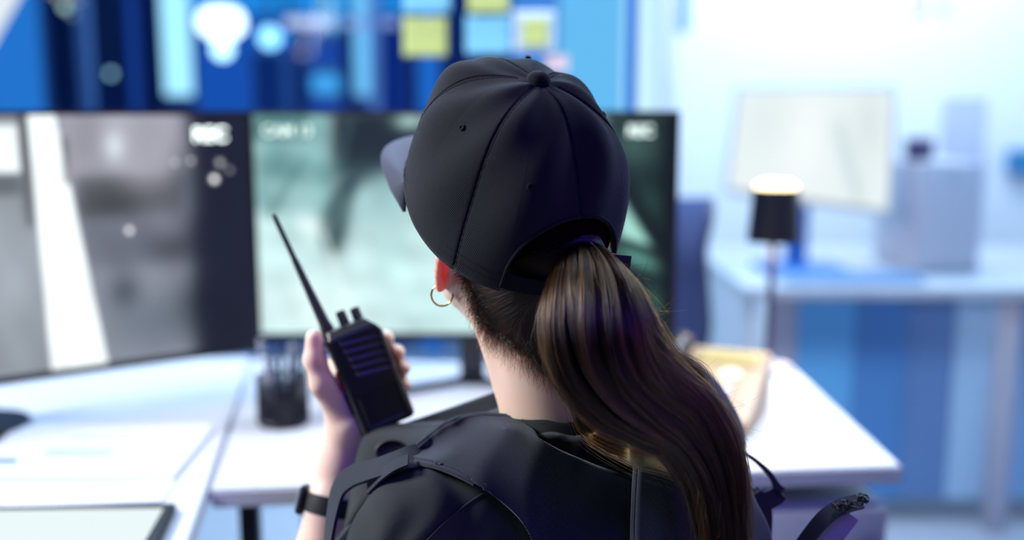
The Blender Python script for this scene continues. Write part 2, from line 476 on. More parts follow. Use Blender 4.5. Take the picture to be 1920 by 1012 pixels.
HB = bvh_of(np.vstack([BV, HV]), np.vstack([BF, HFc + len(BV)]))

def hair_mat(name, melanin, red, rough=.28, rand=.25):
    m = bpy.data.materials.new(name); m.use_nodes = True; nt = m.node_tree; nt.nodes.clear()
    hb = nt.nodes.new('ShaderNodeBsdfHairPrincipled'); hb.parametrization = 'MELANIN'
    for k, v in (('Melanin', melanin), ('Melanin Redness', red), ('Roughness', rough), ('Radial Roughness', .35), ('Random Color', rand), ('Coat', .15)):
        if k in hb.inputs: hb.inputs[k].default_value = v
    o = nt.nodes.new('ShaderNodeOutputMaterial'); nt.links.new(hb.outputs[0], o.inputs[0]); return m
M['hair'] = hair_mat('brown_hair', .79, .72, .26, .75)
M['hairdark'] = hair_mat('dark_nape_hair', .80, .5, .3, .4)
def strands(name, curves, r0, r1, mat, parent):
    hc = bpy.data.hair_curves.new(name); hc.add_curves([len(c) for c in curves])
    P = np.concatenate(curves).astype(np.float32)
    rad = np.concatenate([np.linspace(r0, r1, len(c)) for c in curves]).astype(np.float32)
    off = Vector((0, 0, 0)); p = parent
    while p is not None: off += p.location; p = p.parent
    hc.points.foreach_set('position', (P - np.array(off, dtype=np.float32)).ravel()); hc.points.foreach_set('radius', rad)
    hc.materials.append(mat)
    o = bpy.data.objects.new(name, hc); COL.objects.link(o); o.parent = parent
    return o

# nape hair: from the hairline up to the hair tie
TIE = pt(1078, 484, .815)
poly = np.array([(852, 500), (872, 545), (884, 585), (905, 618), (940, 640), (975, 662), (1010, 690), (1050, 712), (1085, 720)], float)
cur = []
def nape_path(x0, y0, x1, y1, n, lift, bow):
    out = []; ts = np.linspace(0, 1, n); last = None
    for t in ts:
        x = x0 + (x1 - x0) * t + bow * math.sin(math.pi * t); y = y0 + (y1 - y0) * t + abs(bow) * .4 * math.sin(math.pi * t)
        p = cast(HB, x, y, lift * (.3 + 1.2 * t))
        if p is None: return None
        if last is not None and np.linalg.norm(p - last) > .03: p = last + (p - last) * .3
        last = p; out.append(p)
    return np.array(out)
for i in range(10000):
    t = random.random() * (len(poly) - 1.001); k_ = int(t); e = poly[k_] + (poly[k_ + 1] - poly[k_]) * (t - k_)
    dd = random.random() ** 1.3
    tgt = np.array([1062 + random.gauss(0, 9), 486 + random.gauss(0, 12)])
    st = e + (tgt - e) * dd * .8 + np.array([random.gauss(0, 5), random.gauss(0, 4)])
    q = nape_path(st[0], st[1], tgt[0], tgt[1], 12, random.uniform(.001, .006), random.gauss(-6, 12))
    if q is not None: cur.append(q)
for i in range(950):     # wisps below the hairline, lying on the neck
    t = random.random() * (len(poly) - 1.001); k_ = int(t); e = poly[k_] + (poly[k_ + 1] - poly[k_]) * (t - k_)
    L = random.uniform(14, 70); an = random.gauss(2.0, .5)
    st = e + (np.array([1062, 486]) - e) * .08
    q = nape_path(st[0], st[1], st[0] + L * .6 * math.cos(an) + 12, st[1] + L * math.sin(abs(an)), 8, random.uniform(.001, .004), random.gauss(0, 6))
    if q is not None: cur.append(q)
strands('nape_strands', cur, .00013, .00005, M['hairdark'], hair)

# ponytail
ctl = [(1086, 474, .822, 30), (1096, 500, .798, 55), (1108, 550, .775, 86), (1119, 610, .762, 105), (1136, 662, .757, 109), (1170, 712, .757, 103),
       (1222, 753, .762, 92), (1278, 790, .768, 82), (1318, 838, .768, 72), (1342, 898, .764, 62), (1352, 960, .757, 54), (1358, 1030, .750, 47), (1356, 1100, .742, 38), (1350, 1160, .735, 24)]
NS = 60
CP = catmull([pt(a, b, c) for a, b, c, d in ctl], NS)
CW = catmull([[d * c / FPX, 0, 0] for a, b, c, d in ctl], NS)[:, 0]
T = np.gradient(CP, axis=0); T /= np.linalg.norm(T, axis=1)[:, None]
view = np.array([0, 1, -.15]); N1 = np.cross(T, view); N1 /= np.linalg.norm(N1, axis=1)[:, None]; N2 = np.cross(T, N1)
seg = 28; a_ = np.linspace(0, 2 * math.pi, seg, endpoint=False)
tv = np.concatenate([CP[i] + CW[i] * .80 * (np.cos(a_)[:, None] * N1[i] + .72 * np.sin(a_)[:, None] * N2[i]) * (1 + .05 * np.sin(5 * a_ + i * .25)[:, None]) for i in range(NS)])
tf = [(i * seg + j, i * seg + (j + 1) % seg, (i + 1) * seg + (j + 1) % seg, (i + 1) * seg + j) for i in range(NS - 1) for j in range(seg)]
tf += [tuple(range(seg)), tuple((NS - 1) * seg + j for j in range(seg - 1, -1, -1))]
pony = mesh_obj('ponytail', tv, tf, M['haircore'], person)
sidx = np.linspace(0, 1, NS)
LK = np.random.default_rng(3).uniform(-1, 1, (40, 3)); LK[:, 1] = abs(LK[:, 1])
def pony_strand(rho, th, length=1.0, wild=0.0, start=0.0):
    n = int(46 * max(.3, length)); t = start + np.linspace(0, 1, n) * length * (1 - start); ii = np.clip(t * (NS - 1), 0, NS - 1.001); i = ii.astype(int); u = (ii - i)[:, None]
    C0 = CP[i] * (1 - u) + CP[i + 1] * u; W = CW[i] * (1 - u[:, 0]) + CW[i + 1] * u[:, 0]
    A = N1[i] * (1 - u) + N1[i + 1] * u; B = N2[i] * (1 - u) + N2[i + 1] * u
    ph = random.random() * 6.28
    thv = th + .55 * t + .10 * np.sin(t * 7 + th * 3) + random.gauss(0, .05) * t
    # locks: strands of a lock stay together and the lock surface waves
    lk = int(th * 4.6 + rho * 3); lr = LK[lk % 40]
    thv = thv + (lr[0] * .12) * np.sin(t * (5 + 4 * lr[1]) + lr[2] * 6.28) + ((lk + .5) / 4.6 - th - rho * 3 / 4.6) * .30 * t * random.random()
    rr = rho * (1 + (.03 + .06 * lr[1]) * np.sin(lr[2] * 6.28 + t * (6 + 5 * lr[0])) + .02 * np.sin(ph + t * 19)) + wild * t ** 1.2 * np.sin(ph + t * (4 + 3 * random.random()))
    pos = C0 + (W * rr)[:, None] * (np.cos(thv)[:, None] * A + .75 * np.sin(thv)[:, None] * B)
    return pos
cur = []
for i in range(15000):
    th = random.random() * 6.283; rho = math.sqrt(random.uniform(.66, 1.0)) * 1.0
    L = min(1, random.uniform(.78, 1.05)) if random.random() < .8 else random.uniform(.45, .8)
    cur.append(pony_strand(rho, th, L))
for i in range(1300):
    cur.append(pony_strand(random.uniform(.9, 1.08), random.random() * 6.283, random.uniform(.4, 1), random.uniform(.03, .30)))
strands('ponytail_strands', cur, .00015, .00008, M['hair'], pony)
# loose curl and flyaways on the outer side of the ponytail
cur = []
for i in range(1500):
    s0 = random.random(); o = random.gauss(0, 11); q = random.gauss(0, 9)
    c_ = [(1188 + o, 560 + q, .775), (1215 + o, 615 + q, .782), (1245 + o * 1.2, 668 + q, .79), (1290 + o * 1.3, 700 + q, .80), (1308 + o * 1.2, 745 + q, .80), (1335 + o, 800 + q * 1.5, .79), (1366 + o * .8, 870 + q, .775), (1382 + o * .8, 950, .76), (1385 + o, 1040, .75)]
    k0 = random.choice([0, 0, 1, 2]); cc = catmull([pt(*p) for p in c_[k0:]], 40)
    cur.append(cc[:random.randint(26, 40)])
for i in range(110):
    x0, y0 = random.choice([(1200, 600), (1225, 680), (1300, 760), (1365, 850), (1180, 540), (1350, 800)])
    an = random.uniform(-1.2, .9); L = random.uniform(25, 95); bend = random.gauss(0, 1.0)
    pp = []; x, y = x0 + random.gauss(0, 14) - 12, y0 + random.gauss(0, 25)
    for k_ in range(10):
        pp.append(pt(x, y, .785)); x += L / 9 * math.cos(an); y += L / 9 * math.sin(an); an += bend * .22
    cur.append(np.array(pp))
strands('loose_strands', cur, .00009, .00004, M['hair'], pony)
# underlock sweeping round below the bulge
cur = []
M['hairlight'] = hair_mat('light_brown_hair', .84, .62, .28, .7)
for i in range(1500):
    o = random.gauss(0, 13); q = random.gauss(0, 5)
    cc = catmull([pt(1078 + o * .5, 715, .812), pt(1092 + o * .7, 762 - q, .803), pt(1122 + o * .8, 806 - o * .5, .790), pt(1178, 842 - o * .8 + q, .778), pt(1240, 855 - o + q, .770), pt(1298, 870 - o * 1.2 + q, .764), pt(1335 - o * .6, 925 + q, .757), pt(1345 - o, 1000, .752)], 40)
    cur.append(cc[:random.randint(24, 40)])
strands('underlock_strands', cur, .00014, .00006, M['hairlight'], pony)
# frizz: short crooked hairs standing off the ponytail
cur = []
for i in range(900):
    b = pony_strand(random.uniform(.95, 1.05), random.random() * 6.283, 1.0); k0 = random.randint(3, 34); seg_ = b[k0:k0 + random.randint(6, 12)].copy(); n = len(seg_)
    dv = rng.normal(0, 1, 3) * [1, .5, 1]; dv /= np.linalg.norm(dv); am = random.uniform(.002, .013)
    u_ = np.linspace(0, 1, n)[:, None]; seg_ += dv * am * u_ ** 1.6 + rng.normal(0, 1, 3) * .003 * np.sin(u_ * random.uniform(2, 6)); cur.append(seg_)
strands('frizz', cur, .00010, .00004, M['hair'], pony)
# hair tie
mb = MB()
for k_ in range(4):
    c0 = CP[0] * (1 - .05 * k_) + CP[3] * (.05 * k_) - T[0] * .004 + T[0] * .004 * k_
    ring = [c0 + .0185 * (math.cos(t) * N1[1] + .8 * math.sin(t) * N2[1]) for t in np.linspace(0, 2 * math.pi, 33)]
    mb.tube(ring, .0034, 8, caps=False)
kn = catmull([pt(1095, 468, .80), pt(1104, 455, .795), pt(1112, 462, .795), pt(1114, 482, .795)], 10); mb.tube(kn, [.0012] * 10, 6)
mb.build('hair_tie', M['rubber'], person)

# ------------------------------------------------------------------ cap
capm = twill('cap_twill', srgb((7, 8, 11)), srgb((27, 29, 34)), .00125, .95, .5, uv=True, sheen=.06, direction=(1, -.28, 0))
NP, NT = 360, 72
CA, CB, CH = .0950, .111, .143
def cap_surf(phi, t):
    """phi 0 = front, + = left side; t 0 = rim, 1 = button"""
    c, s_ = math.cos(phi), math.sin(phi)
    front = max(0, c)
    n = 2.22 + .30 * front + .26 * abs(s_)
    ct = max(0.0, math.cos(t * math.pi / 2)) ** (2 / n); st_ = math.sin(t * math.pi / 2) ** (2 / n)
    lat = CA * s_ * ct; fw = CB * c * ct
    upv = CH * st_
    # front crown stands a little higher than the button, back slopes
    upv += .010 * front * math.sin(min(1, t * 1.1) * math.pi) ** 2 * (t > .3)
    fw += .004 * math.sin(t * math.pi) * front
    # seams pull the cloth in, panels puff out
    k6 = abs(math.sin(3 * phi)); puff = .0035 * k6 * math.sin(math.pi * min(1, t * 1.05)) ** .7 - .0009 * math.exp(-(k6 / .04) ** 2)
    # soft dents
    puff += .0022 * math.sin(phi * 4.3 + t * 6 + 1.0) * math.sin(t * math.pi) + .0016 * math.sin(phi * 9 - t * 9) * (1 - t) * t * 4
    rr = math.hypot(lat, fw) + 1e-9
    lat *= 1 + puff / .1; fw *= 1 + puff / .1; upv *= 1 + puff / .14
    return np.array([-lat, fw, upv])
def rim_lift(phi):
    a = abs((phi + math.pi) % (2 * math.pi) - math.pi)
    return .060 * math.exp(-((a - R(68)) / R(30)) ** 2)
def t_open(phi):
    return max(t_open_(phi), rim_lift(phi))
def t_open_(phi):
    d = abs((phi - math.pi + math.pi) % (2 * math.pi) - math.pi) if False else abs(((phi - math.pi) + math.pi) % (2 * math.pi) - math.pi)
    w = R(36) if phi < math.pi else R(33)
    return 0.30 * math.sqrt(max(0, 1 - (d / w) ** 2)) if d < w else 0.0
V = np.zeros((NP, NT, 3)); UV = np.zeros((NP, NT, 2))
for i in range(NP):
    phi = 2 * math.pi * i / NP; t0 = t_open(phi); arc = 0; prev = None
    for j in range(NT):
        t = t0 + (0.9985 - t0) * (j / (NT - 1)); p = cap_surf(phi, t); V[i, j] = p
        pan = phi / (math.pi / 3); pc_ = (pan - math.floor(pan) - .5) * (math.pi / 3)
        UV[i, j] = (pc_ * math.hypot(p[0], p[1]) + math.floor(pan) * .2, p[2] * .9 + (1 - math.cos(t * 1.5)) * .04)
W = CC + V.reshape(-1, 3) @ CF.T
fc = []; uvs = []
for i in range(NP):
    k_ = (i + 1) % NP
    for j in range(NT - 1):
        fc.append((i * NT + j, k_ * NT + j, k_ * NT + j + 1, i * NT + j + 1))
cap = mesh_obj('cap', W, fc, capm, person)
ul = cap.data.uv_layers.new(name='UVMap'); buf = np.zeros((len(fc) * 4, 2), np.float32)
for n_, f in enumerate(fc):
    i, j = divmod(f[0], NT); phi = 2 * math.pi * i / NP; pan = math.floor(phi / (math.pi / 3) + 1e-6)
    for q, vi in enumerate(f):
        ii, jj = divmod(vi, NT); ph = 2 * math.pi * ii / NP
        if ii == 0 and i == NP - 1: ph = 2 * math.pi
        p = V[ii, jj]; l_ = (ph - (pan + .5) * math.pi / 3)
        s1 = 1
        buf[n_ * 4 + q] = (s1 * l_ * math.hypot(p[0], p[1]) + pan * .3, p[2] + .35 * (.1 - math.hypot(p[0], p[1])))
ul.data.foreach_set('uv', buf.ravel())
so = cap.modifiers.new('thickness', 'SOLIDIFY'); so.thickness = .0022; so.offset = -1
# stitched seam welts and rim edge
M['stitch'] = pmat('cap_seam_thread', srgb((34, 36, 44)), .8)
mb = MB()
for k_ in range(6):
    phi0 = k_ * math.pi / 3
    for dphi in (-1, 1):
        P = []
        for t in np.linspace(t_open(phi0) + .01, .93, 60):
            r0 = .1 * math.cos(t * math.pi / 2) + .004
            P.append(CC + CF @ (cap_surf(phi0 + dphi * .0016 / r0 * 1.0, t) * 1.0008))
        mb.tube(P, .00026, 5)
for tt in (.028, .05):
    P = []
    for ph in np.linspace(math.pi + R(34), 3 * math.pi - R(37), 150): P.append(CC + CF @ (cap_surf(ph, tt + rim_lift(ph)) * 1.0008))
    mb.tube(P, .0003, 5)
P = []
for ph in np.linspace(math.pi - R(36), math.pi + R(33), 80): P.append(CC + CF @ (cap_surf(ph, t_open(ph) + .012) * 1.002))
mb.tube(P, .0013, 8)
mb.build('seam', capm, cap)
# button on top
mb = MB(); top = CC + CF @ cap_surf(0, .9985)
btm = np.stack([CF[:, 0], CF[:, 1], CF[:, 2]], 1)
mb.lathe(top - CF[:, 2] * .002, [(.0001, .0115), (.004, .0112), (.0075, .0095), (.0100, .006), (.0105, .002), (.0098, -.002)], 28, btm)
mb.build('cap_button', capm, cap)
for phi, t in ((R(96), .51), (R(148), .40), (R(-150), .45), (R(-92), .50), (R(30), .55), (R(-30), .55)):
    p = cap_surf(phi, t); q = CC + CF @ p; n = CF @ (p / np.array([CA ** 2, CB ** 2, CH ** 2])); n /= np.linalg.norm(n)
    Fm = frame(n, CF[:, 2]); mb = MB()
    ring = [q + n * .0006 + .0021 * (math.cos(a) * Fm[:, 0] + math.sin(a) * Fm[:, 2]) for a in np.linspace(0, 2 * math.pi, 21)]
    mb.tube(ring, .0008, 8, caps=False); mb.lathe(q + n * .0004, [(.0001, .0002), (.0021, .0002)], 14, np.stack([Fm[:, 0], Fm[:, 2], n], 1)); mb.build('eyelet', capm, cap)
# bill
NBx, NBy = 41, 14; G = np.zeros((NBx, NBy, 3))
for i in range(NBx):
    a = -1 + 2 * i / (NBx - 1); ph = a * R(66)
    base = cap_surf(ph, rim_lift(ph) * .9)
    for j in range(NBy):
        b = j / (NBy - 1)
        ext = .074 * (1 - .10 * a * a) * math.sqrt(max(0, 1 - abs(a) ** 4.5))
        G[i, j] = base + np.array([-(.006) * a * b * (1 if True else 0), ext * b, 0.004 - .010 * b * b - .019 * a * a * b])
        G[i, j][0] = base[0] * (1 - .04 * b)
mb = MB(); mb.grid(CC + G @ CF.T)
billm = twill('screenlit_bill_twill', srgb((26, 28, 40)), srgb((52, 55, 70)), .00125, .85, .5, sheen=.3)  # lighter, bluer copy of the cap cloth; screen light put into its colour
bill = mb.build('cap_bill', billm, cap); so = bill.modifiers.new('thickness', 'SOLIDIFY'); so.thickness = .003
# adjusting strap with its loose end
def ribbon(P, wdir, width, thick, name, mat, parent, taper=None):
    P = np.asarray(P, float); n = len(P); wdir = np.asarray(wdir, float)
    if wdir.ndim == 1: wdir = np.tile(wdir, (n, 1))
    Tn = np.gradient(P, axis=0); Tn /= np.linalg.norm(Tn, axis=1)[:, None]
    Wd = wdir - Tn * (wdir * Tn).sum(1)[:, None]; Wd /= np.linalg.norm(Wd, axis=1)[:, None]
    Nn = np.cross(Tn, Wd); w = np.full(n, width) if taper is None else width * np.asarray(taper)
    prof = [(-1, -.5), (-.97, -1), (.97, -1), (1, -.5), (1, .5), (.97, 1), (-.97, 1), (-1, .5)]
    v = []
    for i in range(n):
        for a, b in prof: v.append(P[i] + Wd[i] * a * w[i] / 2 + Nn[i] * b * thick / 2)
    m_ = len(prof); f = [(i * m_ + j, i * m_ + (j + 1) % m_, (i + 1) * m_ + (j + 1) % m_, (i + 1) * m_ + j) for i in range(n - 1) for j in range(m_)]
    f += [tuple(range(m_ - 1, -1, -1)), tuple((n - 1) * m_ + j for j in range(m_))]
    mb = MB(); mb.add(v, f)
    return mb if name is None else mb.build(name, mat, parent)
P = [CC + CF @ (cap_surf(ph, .03) * .985) for ph in np.linspace(math.pi - R(40), math.pi + R(37), 30)]
ribbon(P, CF[:, 2], .015, .0016, 'cap_strap', capm, cap)
P = catmull([pt(1120, 478, .80), pt(1150, 488, .797), pt(1182, 492, .80)], 8)
ribbon(P, (.15, 0, -1), .011, .0015, 'strap_tail', M['rubber'], cap)

# ------------------------------------------------------------------ earring, watch, eyes
mb = MB(); ec = lobe - e2L * .0085 + HF[:, 0] * .0035
ex_ = np.array([.93, -.15, 0.05]); ex_ /= np.linalg.norm(ex_); ez = np.array([0, 0, 1.0])
mb.tube([ec + .0098 * (math.cos(a) * ex_ + math.sin(a) * ez) for a in np.linspace(0, 2 * math.pi, 49)], .00095, 10, caps=False)
tag(mb.build('earring', M['gold'], person), 'small gold hoop earring')
M['eye'] = pmat('eyeball', (.85, .84, .82), .1); M['iris'] = pmat('iris', (.08, .04, .02), .1)
for sgn in (-1, 1):
    mb = MB(); c = hd(sgn * .030, .084, -.016)
    mb.lathe(c, [(.0115 * math.sin(a), .0115 * math.cos(a)) for a in np.linspace(.01, 3.13, 14)], 20, np.stack([HF[:, 0], -HF[:, 2], HF[:, 1]], 1))
    e_ = mb.build('eye', M['eye'], person)
    mb = MB(); mb.lathe(c + HF[:, 1] * .0102, [(.0001, .0018), (.003, .0014), (.0055, .0002)], 18, np.stack([HF[:, 0], -HF[:, 2], HF[:, 1]], 1)); mb.build('iris', M['iris'], e_)
wd = WL - EL; wd /= np.linalg.norm(wd); wc = EL + (WL - EL) * .80
Fm = frame(wd, (0, -1, 0))
mb = MB(); pr = []
a = np.linspace(0, 2 * math.pi, 41)
ringv = []
for k_, (dr, dz) in enumerate([(.0, -.010), (.0022, -.0095), (.0026, 0), (.0022, .0095), (.0, .010)]):
    ringv.append(np.array([wc + wd * dz + (.0252 + dr) * (math.cos(t) * Fm[:, 0] + math.sin(t) * Fm[:, 2]) for t in a]))
mb.grid(np.array(ringv)); wb = mb.build('wristwatch', M['rubber'], person)
wb.modifiers.new('t', 'SOLIDIFY').thickness = -.002
fdir = -np.array([.95, .1, 0.2]); fdir -= wd * fdir.dot(wd); fdir /= np.linalg.norm(fdir)
Fw = np.stack([np.cross(wd, fdir), wd, fdir], 1)
mb = MB(); mb.box(wc + fdir * .030, (.026, .030, .008), Fw, .003); mb.build('watch_case', M['black'], wb)
mb = MB(); mb.box(wc + fdir * .0344, (.021, .025, .0012), Fw, .0005); tag(mb.build('watch_face', pmat('watch_glass', (.55, .6, .6), .12), wb), 'pale glass watch face')

#==CLOTHES==
# ------------------------------------------------------------------ clothes
h2 = .0034
Q = SDF((-.34, .70, .44), (.34, 1.24, 1.04), h2)
Q.cone(NB + [0, 0, -.008], SL + [.010, 0, 0], .046, .049, .03)
Q.cone(NB + [0, 0, .0], SR + [-.012, 0, .004], .050, .050, .04)
Q.ell(NB + [0.01, 0.015, -.19], (.150, .098, .195), TM, .04)
Q.ell(NB + [0, 0.01, -.36], (.142, .100, .17), TM, .05)
Q.cone(NB + [.0, 0, -.02], NB + [0, 0, .03], .053, .052, .02)
Q.chain([SL, (SL + EL) / 2, SL + (EL - SL) * .86], [.052, .051, .047], .02)
Q.chain([SR, (SR + ER) / 2, SR + (ER - SR) * .9], [.056, .054, .050], .02)
X, Y, Z = Q.coords()
nrm = np.array([-.10, -.35, .93]); nrm /= np.linalg.norm(nrm); c0 = pt(1010, 778, .835)
pl = (X - c0[0]) * nrm[0] + (Y - c0[1]) * nrm[1] + (Z - c0[2]) * nrm[2]
near = ((X - NB[0]) ** 2 + (Y - NB[1]) ** 2) < .082 ** 2
F = np.maximum(Q.F, Z - .954)
# folds along the sleeve and back
F = F + (.0022 * np.sin(X * 70 + Z * 95 + 2 * np.sin(Y * 40)) * np.clip((.9 - Z) * 12, 0, 1)).astype(np.float32)
F = F + (.0016 * np.sin(X * 150 - Z * 60 + 1.5 * np.sin(Y * 90 + Z * 30))).astype(np.float32)
SV, SF = Q.mesh(F=F)
shirtm = twill('black_shirt_twill', srgb((20, 22, 23)), srgb((52, 56, 57)), .0007, .9, .5, sheen=.12, direction=(.5, .2, 1))
vestm = twill('black_vest_canvas', srgb((17, 19, 25)), srgb((54, 58, 68)), .00105, .85, .9, sheen=.15, direction=(1, .3, 1))
webm = twill('black_webbing', srgb((18, 20, 26)), srgb((42, 46, 54)), .0009, .85, .15, sheen=.15, direction=(1, 0, -1))
shirt = big_mesh('shirt', SV, SF, shirtm, person)
# standing collar round the neck
cg = []
for r_, z_ in ((.0500, .972), (.0512, .975), (.0530, .975), (.0545, .972), (.0560, .955), (.0640, .935)):
    cg.append([np.array([.044, .886, 0]) + np.array([r_ * math.cos(a), r_ * .98 * math.sin(a), z_ - .006 + .005 * math.sin(a) - .003 * math.cos(a) + .0008 * math.sin(9 * a)]) for a in np.linspace(0, 2 * math.pi, 73)])
mb = MB(); mb.grid(np.array(cg)); mb.build('collar', shirtm, shirt)
SB = bvh_of(SV, SF)
del X, Y, Z, F, pl, near

def drape(rows, off, na, nb, lift=None):
    """patch of cloth laid on the shirt: rows of pixels -> points on the shirt surface pushed out"""
    Rr = np.array([catmull([[x, y, 0] for x, y in r], nb)[:, :2] for r in rows])
    G = np.stack([catmull(np.column_stack([Rr[:, j], np.zeros(len(rows))]), na)[:, :2] for j in range(nb)], 1)
    out = np.full((na, nb, 3), np.nan)
    for i in range(na):
        for j in range(nb):
            p = cast(SB, G[i, j, 0], G[i, j, 1], off)
            if p is not None: out[i, j] = p
    D = out[:, :, 1].copy()
    bad = np.isnan(D)
    # fill and smooth the distances so that the cloth spans hollows
    for it in range(200):
        Dp = np.pad(D, 1, constant_values=np.nan)
        nb_ = np.nanmean(np.stack([Dp[:-2, 1:-1], Dp[2:, 1:-1], Dp[1:-1, :-2], Dp[1:-1, 2:]]), axis=0)
        m = np.isnan(D) & ~np.isnan(nb_)
        if not m.any(): break
        D[m] = nb_[m]
    base = D.copy()
    for it in range(30):
        Dp = np.pad(D, 1, mode='edge'); D = .25 * (Dp[:-2, 1:-1] + Dp[2:, 1:-1] + Dp[1:-1, :-2] + Dp[1:-1, 2:])
        D = np.minimum(D, base)
    for i in range(na):
        for j in range(nb): out[i, j] = pt(G[i, j, 0], G[i, j, 1], D[i, j])
    return out
import warnings; warnings.filterwarnings('ignore')
# wide shoulder strap running over the left shoulder down the back
vest = None
rows = [[(765, 852), (800, 822), (845, 790), (900, 778), (955, 782)],
        [(772, 864), (830, 860), (890, 840), (960, 828), (1030, 832)],
        [(830, 878), (900, 900), (970, 900), (1040, 885), (1110, 868)],
        [(905, 915), (970, 950), (1040, 960), (1110, 940), (1190, 900)],
        [(975, 975), (1030, 1010), (1100, 1020), (1180, 1000), (1270, 970)],
        [(1010, 1040), (1070, 1070), (1150, 1080), (1230, 1060), (1310, 1030)]]
G = drape(rows, .009, 60, 50)
mb = MB(); mb.grid(G); vest = mb.build('vest', vestm, person); so = vest.modifiers.new('thickness', 'SOLIDIFY'); so.thickness = .005; so.offset = -1
tag(vest, 'wide shoulder panel of black tactical vest')
# piped edges and stitch line
mb = MB(); mb.tube(G[0], .0030, 8); mb.tube(G[:34, 0], .0026, 8); mb.build('piping', vestm, vest)
cur_ = np.array([G[2 + 0, j] * .5 + G[3, j] * .5 for j in range(2, 48)]) + [0, -.0006, .0006]
mb = MB()
for j in range(0, len(cur_) - 1, 2): mb.tube([cur_[j], cur_[j] * .35 + cur_[j + 1] * .65], .0005, 5)
mb.build('stitching', M['rubber'], vest)
# yoke seam on the shirt back
sm = []
for t in np.linspace(0, 1, 30):
    x, y = 800 + (905 - 800) * t, 1012 + (925 - 1012) * t - 6 * math.sin(t * 3.14); p = cast(SB, x, y, .0006)
    if p is not None: sm.append(p)
mb = MB(); mb.tube(sm, .0007, 6); mb.build('sleeve_seam', shirtm, shirt)
# thinner webbing strap looping forward over the arm
P = catmull([pt(805, 852, .856), pt(768, 858, .846), pt(735, 868, .845), pt(700, 880, .85), pt(660, 893, .86), pt(636, 915, .865), pt(624, 960, .86), pt(616, 1015, .855), pt(612, 1060, .85)], 50)
wdv = catmull([(-.05, .9, .5), (-.05, .9, .5), (-.15, .95, .4), (-.2, 1, .3), (-.5, 1, .2), (-.6, 1, 0), (-.5, 1, 0), (-.4, 1, 0), (-.4, 1, 0)], 50)
ribbon(P, wdv, .026, .003, 'webbing_strap', webm, vest)
P = catmull([pt(766, 862, .832), pt(738, 874, .834), pt(712, 893, .838), pt(690, 915, .845)], 26)
ribbon(P, (-.3, 1, .3), .014, .0022, 'webbing_strap', webm, vest)
# chest panel with its pouch in front of the shoulder
P0 = [[pt(676, 868, .955), pt(690, 822, .965), pt(708, 806, .97), pt(760, 802, .97), pt(850, 798, .96)],
      [pt(672, 900, .94), pt(688, 850, .945), pt(715, 838, .94), pt(770, 838, .93), pt(850, 840, .92)],
      [pt(655, 1000, .92), pt(680, 960, .90), pt(715, 930, .90), pt(780, 890, .90), pt(850, 880, .89)]]
Rr = [catmull(r, 24) for r in P0]; G2 = np.stack([catmull([Rr[k][j] for k in range(3)], 14) for j in range(24)], 1)
mb = MB(); mb.grid(G2); pk = mb.build('chest_panel', shirtm, vest); pk.modifiers.new('t', 'SOLIDIFY').thickness = .006
mb = MB(); mb.tube(G2[:, 0], .0028, 8); mb.tube(G2[3, :] + [0, -.001, 0], .0006, 6); mb.build('piping', vestm, pk)
hole = pt(735, 846, .918); mb = MB()
Fm = frame((0, -1, .4))
mb.lathe(hole, [(.0001, .0), (.010, .0003), (.0125, .001), (.0135, .0028), (.0150, .002)], 26, np.stack([Fm[:, 0] * 1.1, Fm[:, 2] * .75, Fm[:, 1]], 1))
mb.build('grommet', pmat('grommet_black', (.003, .003, .004), .6), pk)
# dark upper chest strap beyond the neck
P0 = [[pt(945, 728, .955), pt(900, 744, .965), pt(840, 765, .975), pt(780, 785, .985), pt(722, 804, .985)],
      [pt(945, 765, .95), pt(900, 780, .955), pt(840, 800, .96), pt(780, 812, .97), pt(715, 818, .975)],
      [pt(945, 800, .93), pt(900, 815, .93), pt(840, 835, .93), pt(780, 845, .94), pt(715, 845, .95)]]
Rr = [catmull(r, 24) for r in P0]; G3 = np.stack([catmull([Rr[k][j] for k in range(3)], 12) for j in range(24)], 1)
mb = MB(); mb.grid(G3); ck = mb.build('chest_strap', vestm, vest); ck.modifiers.new('t', 'SOLIDIFY').thickness = .008
mb = MB(); mb.tube(G3[:, 0], .004, 8); mb.build('piping', vestm, ck)
# right shoulder pad of the vest, mostly behind the hair
P0 = [[pt(1235, 668, .93), pt(1290, 680, .95), pt(1340, 725, .955), pt(1378, 790, .95), pt(1388, 830, .94)],
      [pt(1210, 720, .87), pt(1270, 740, .88), pt(1320, 780, .89), pt(1360, 830, .89), pt(1385, 880, .89)],
      [pt(1200, 800, .815), pt(1260, 820, .82), pt(1320, 850, .835), pt(1370, 890, .85), pt(1405, 940, .86)],
      [pt(1190, 960, .80), pt(1260, 970, .80), pt(1330, 980, .81), pt(1390, 1000, .83), pt(1436, 1000, .85)],
      [pt(1190, 1080, .79), pt(1260, 1080, .79), pt(1330, 1080, .80), pt(1400, 1080, .82), pt(1440, 1080, .85)]]
Rr = [catmull(r, 30) for r in P0]; G4 = np.stack([catmull([Rr[k][j] for k in range(5)], 40) for j in range(30)], 1)
mb = MB(); mb.grid(G4); sk = mb.build('shoulder_pad', vestm, vest); sk.modifiers.new('t', 'SOLIDIFY').thickness = .006
mb = MB(); mb.tube(G4[:, 0], .0035, 8); mb.tube(G4[-1, :], .0030, 8); mb.build('piping', vestm, sk)
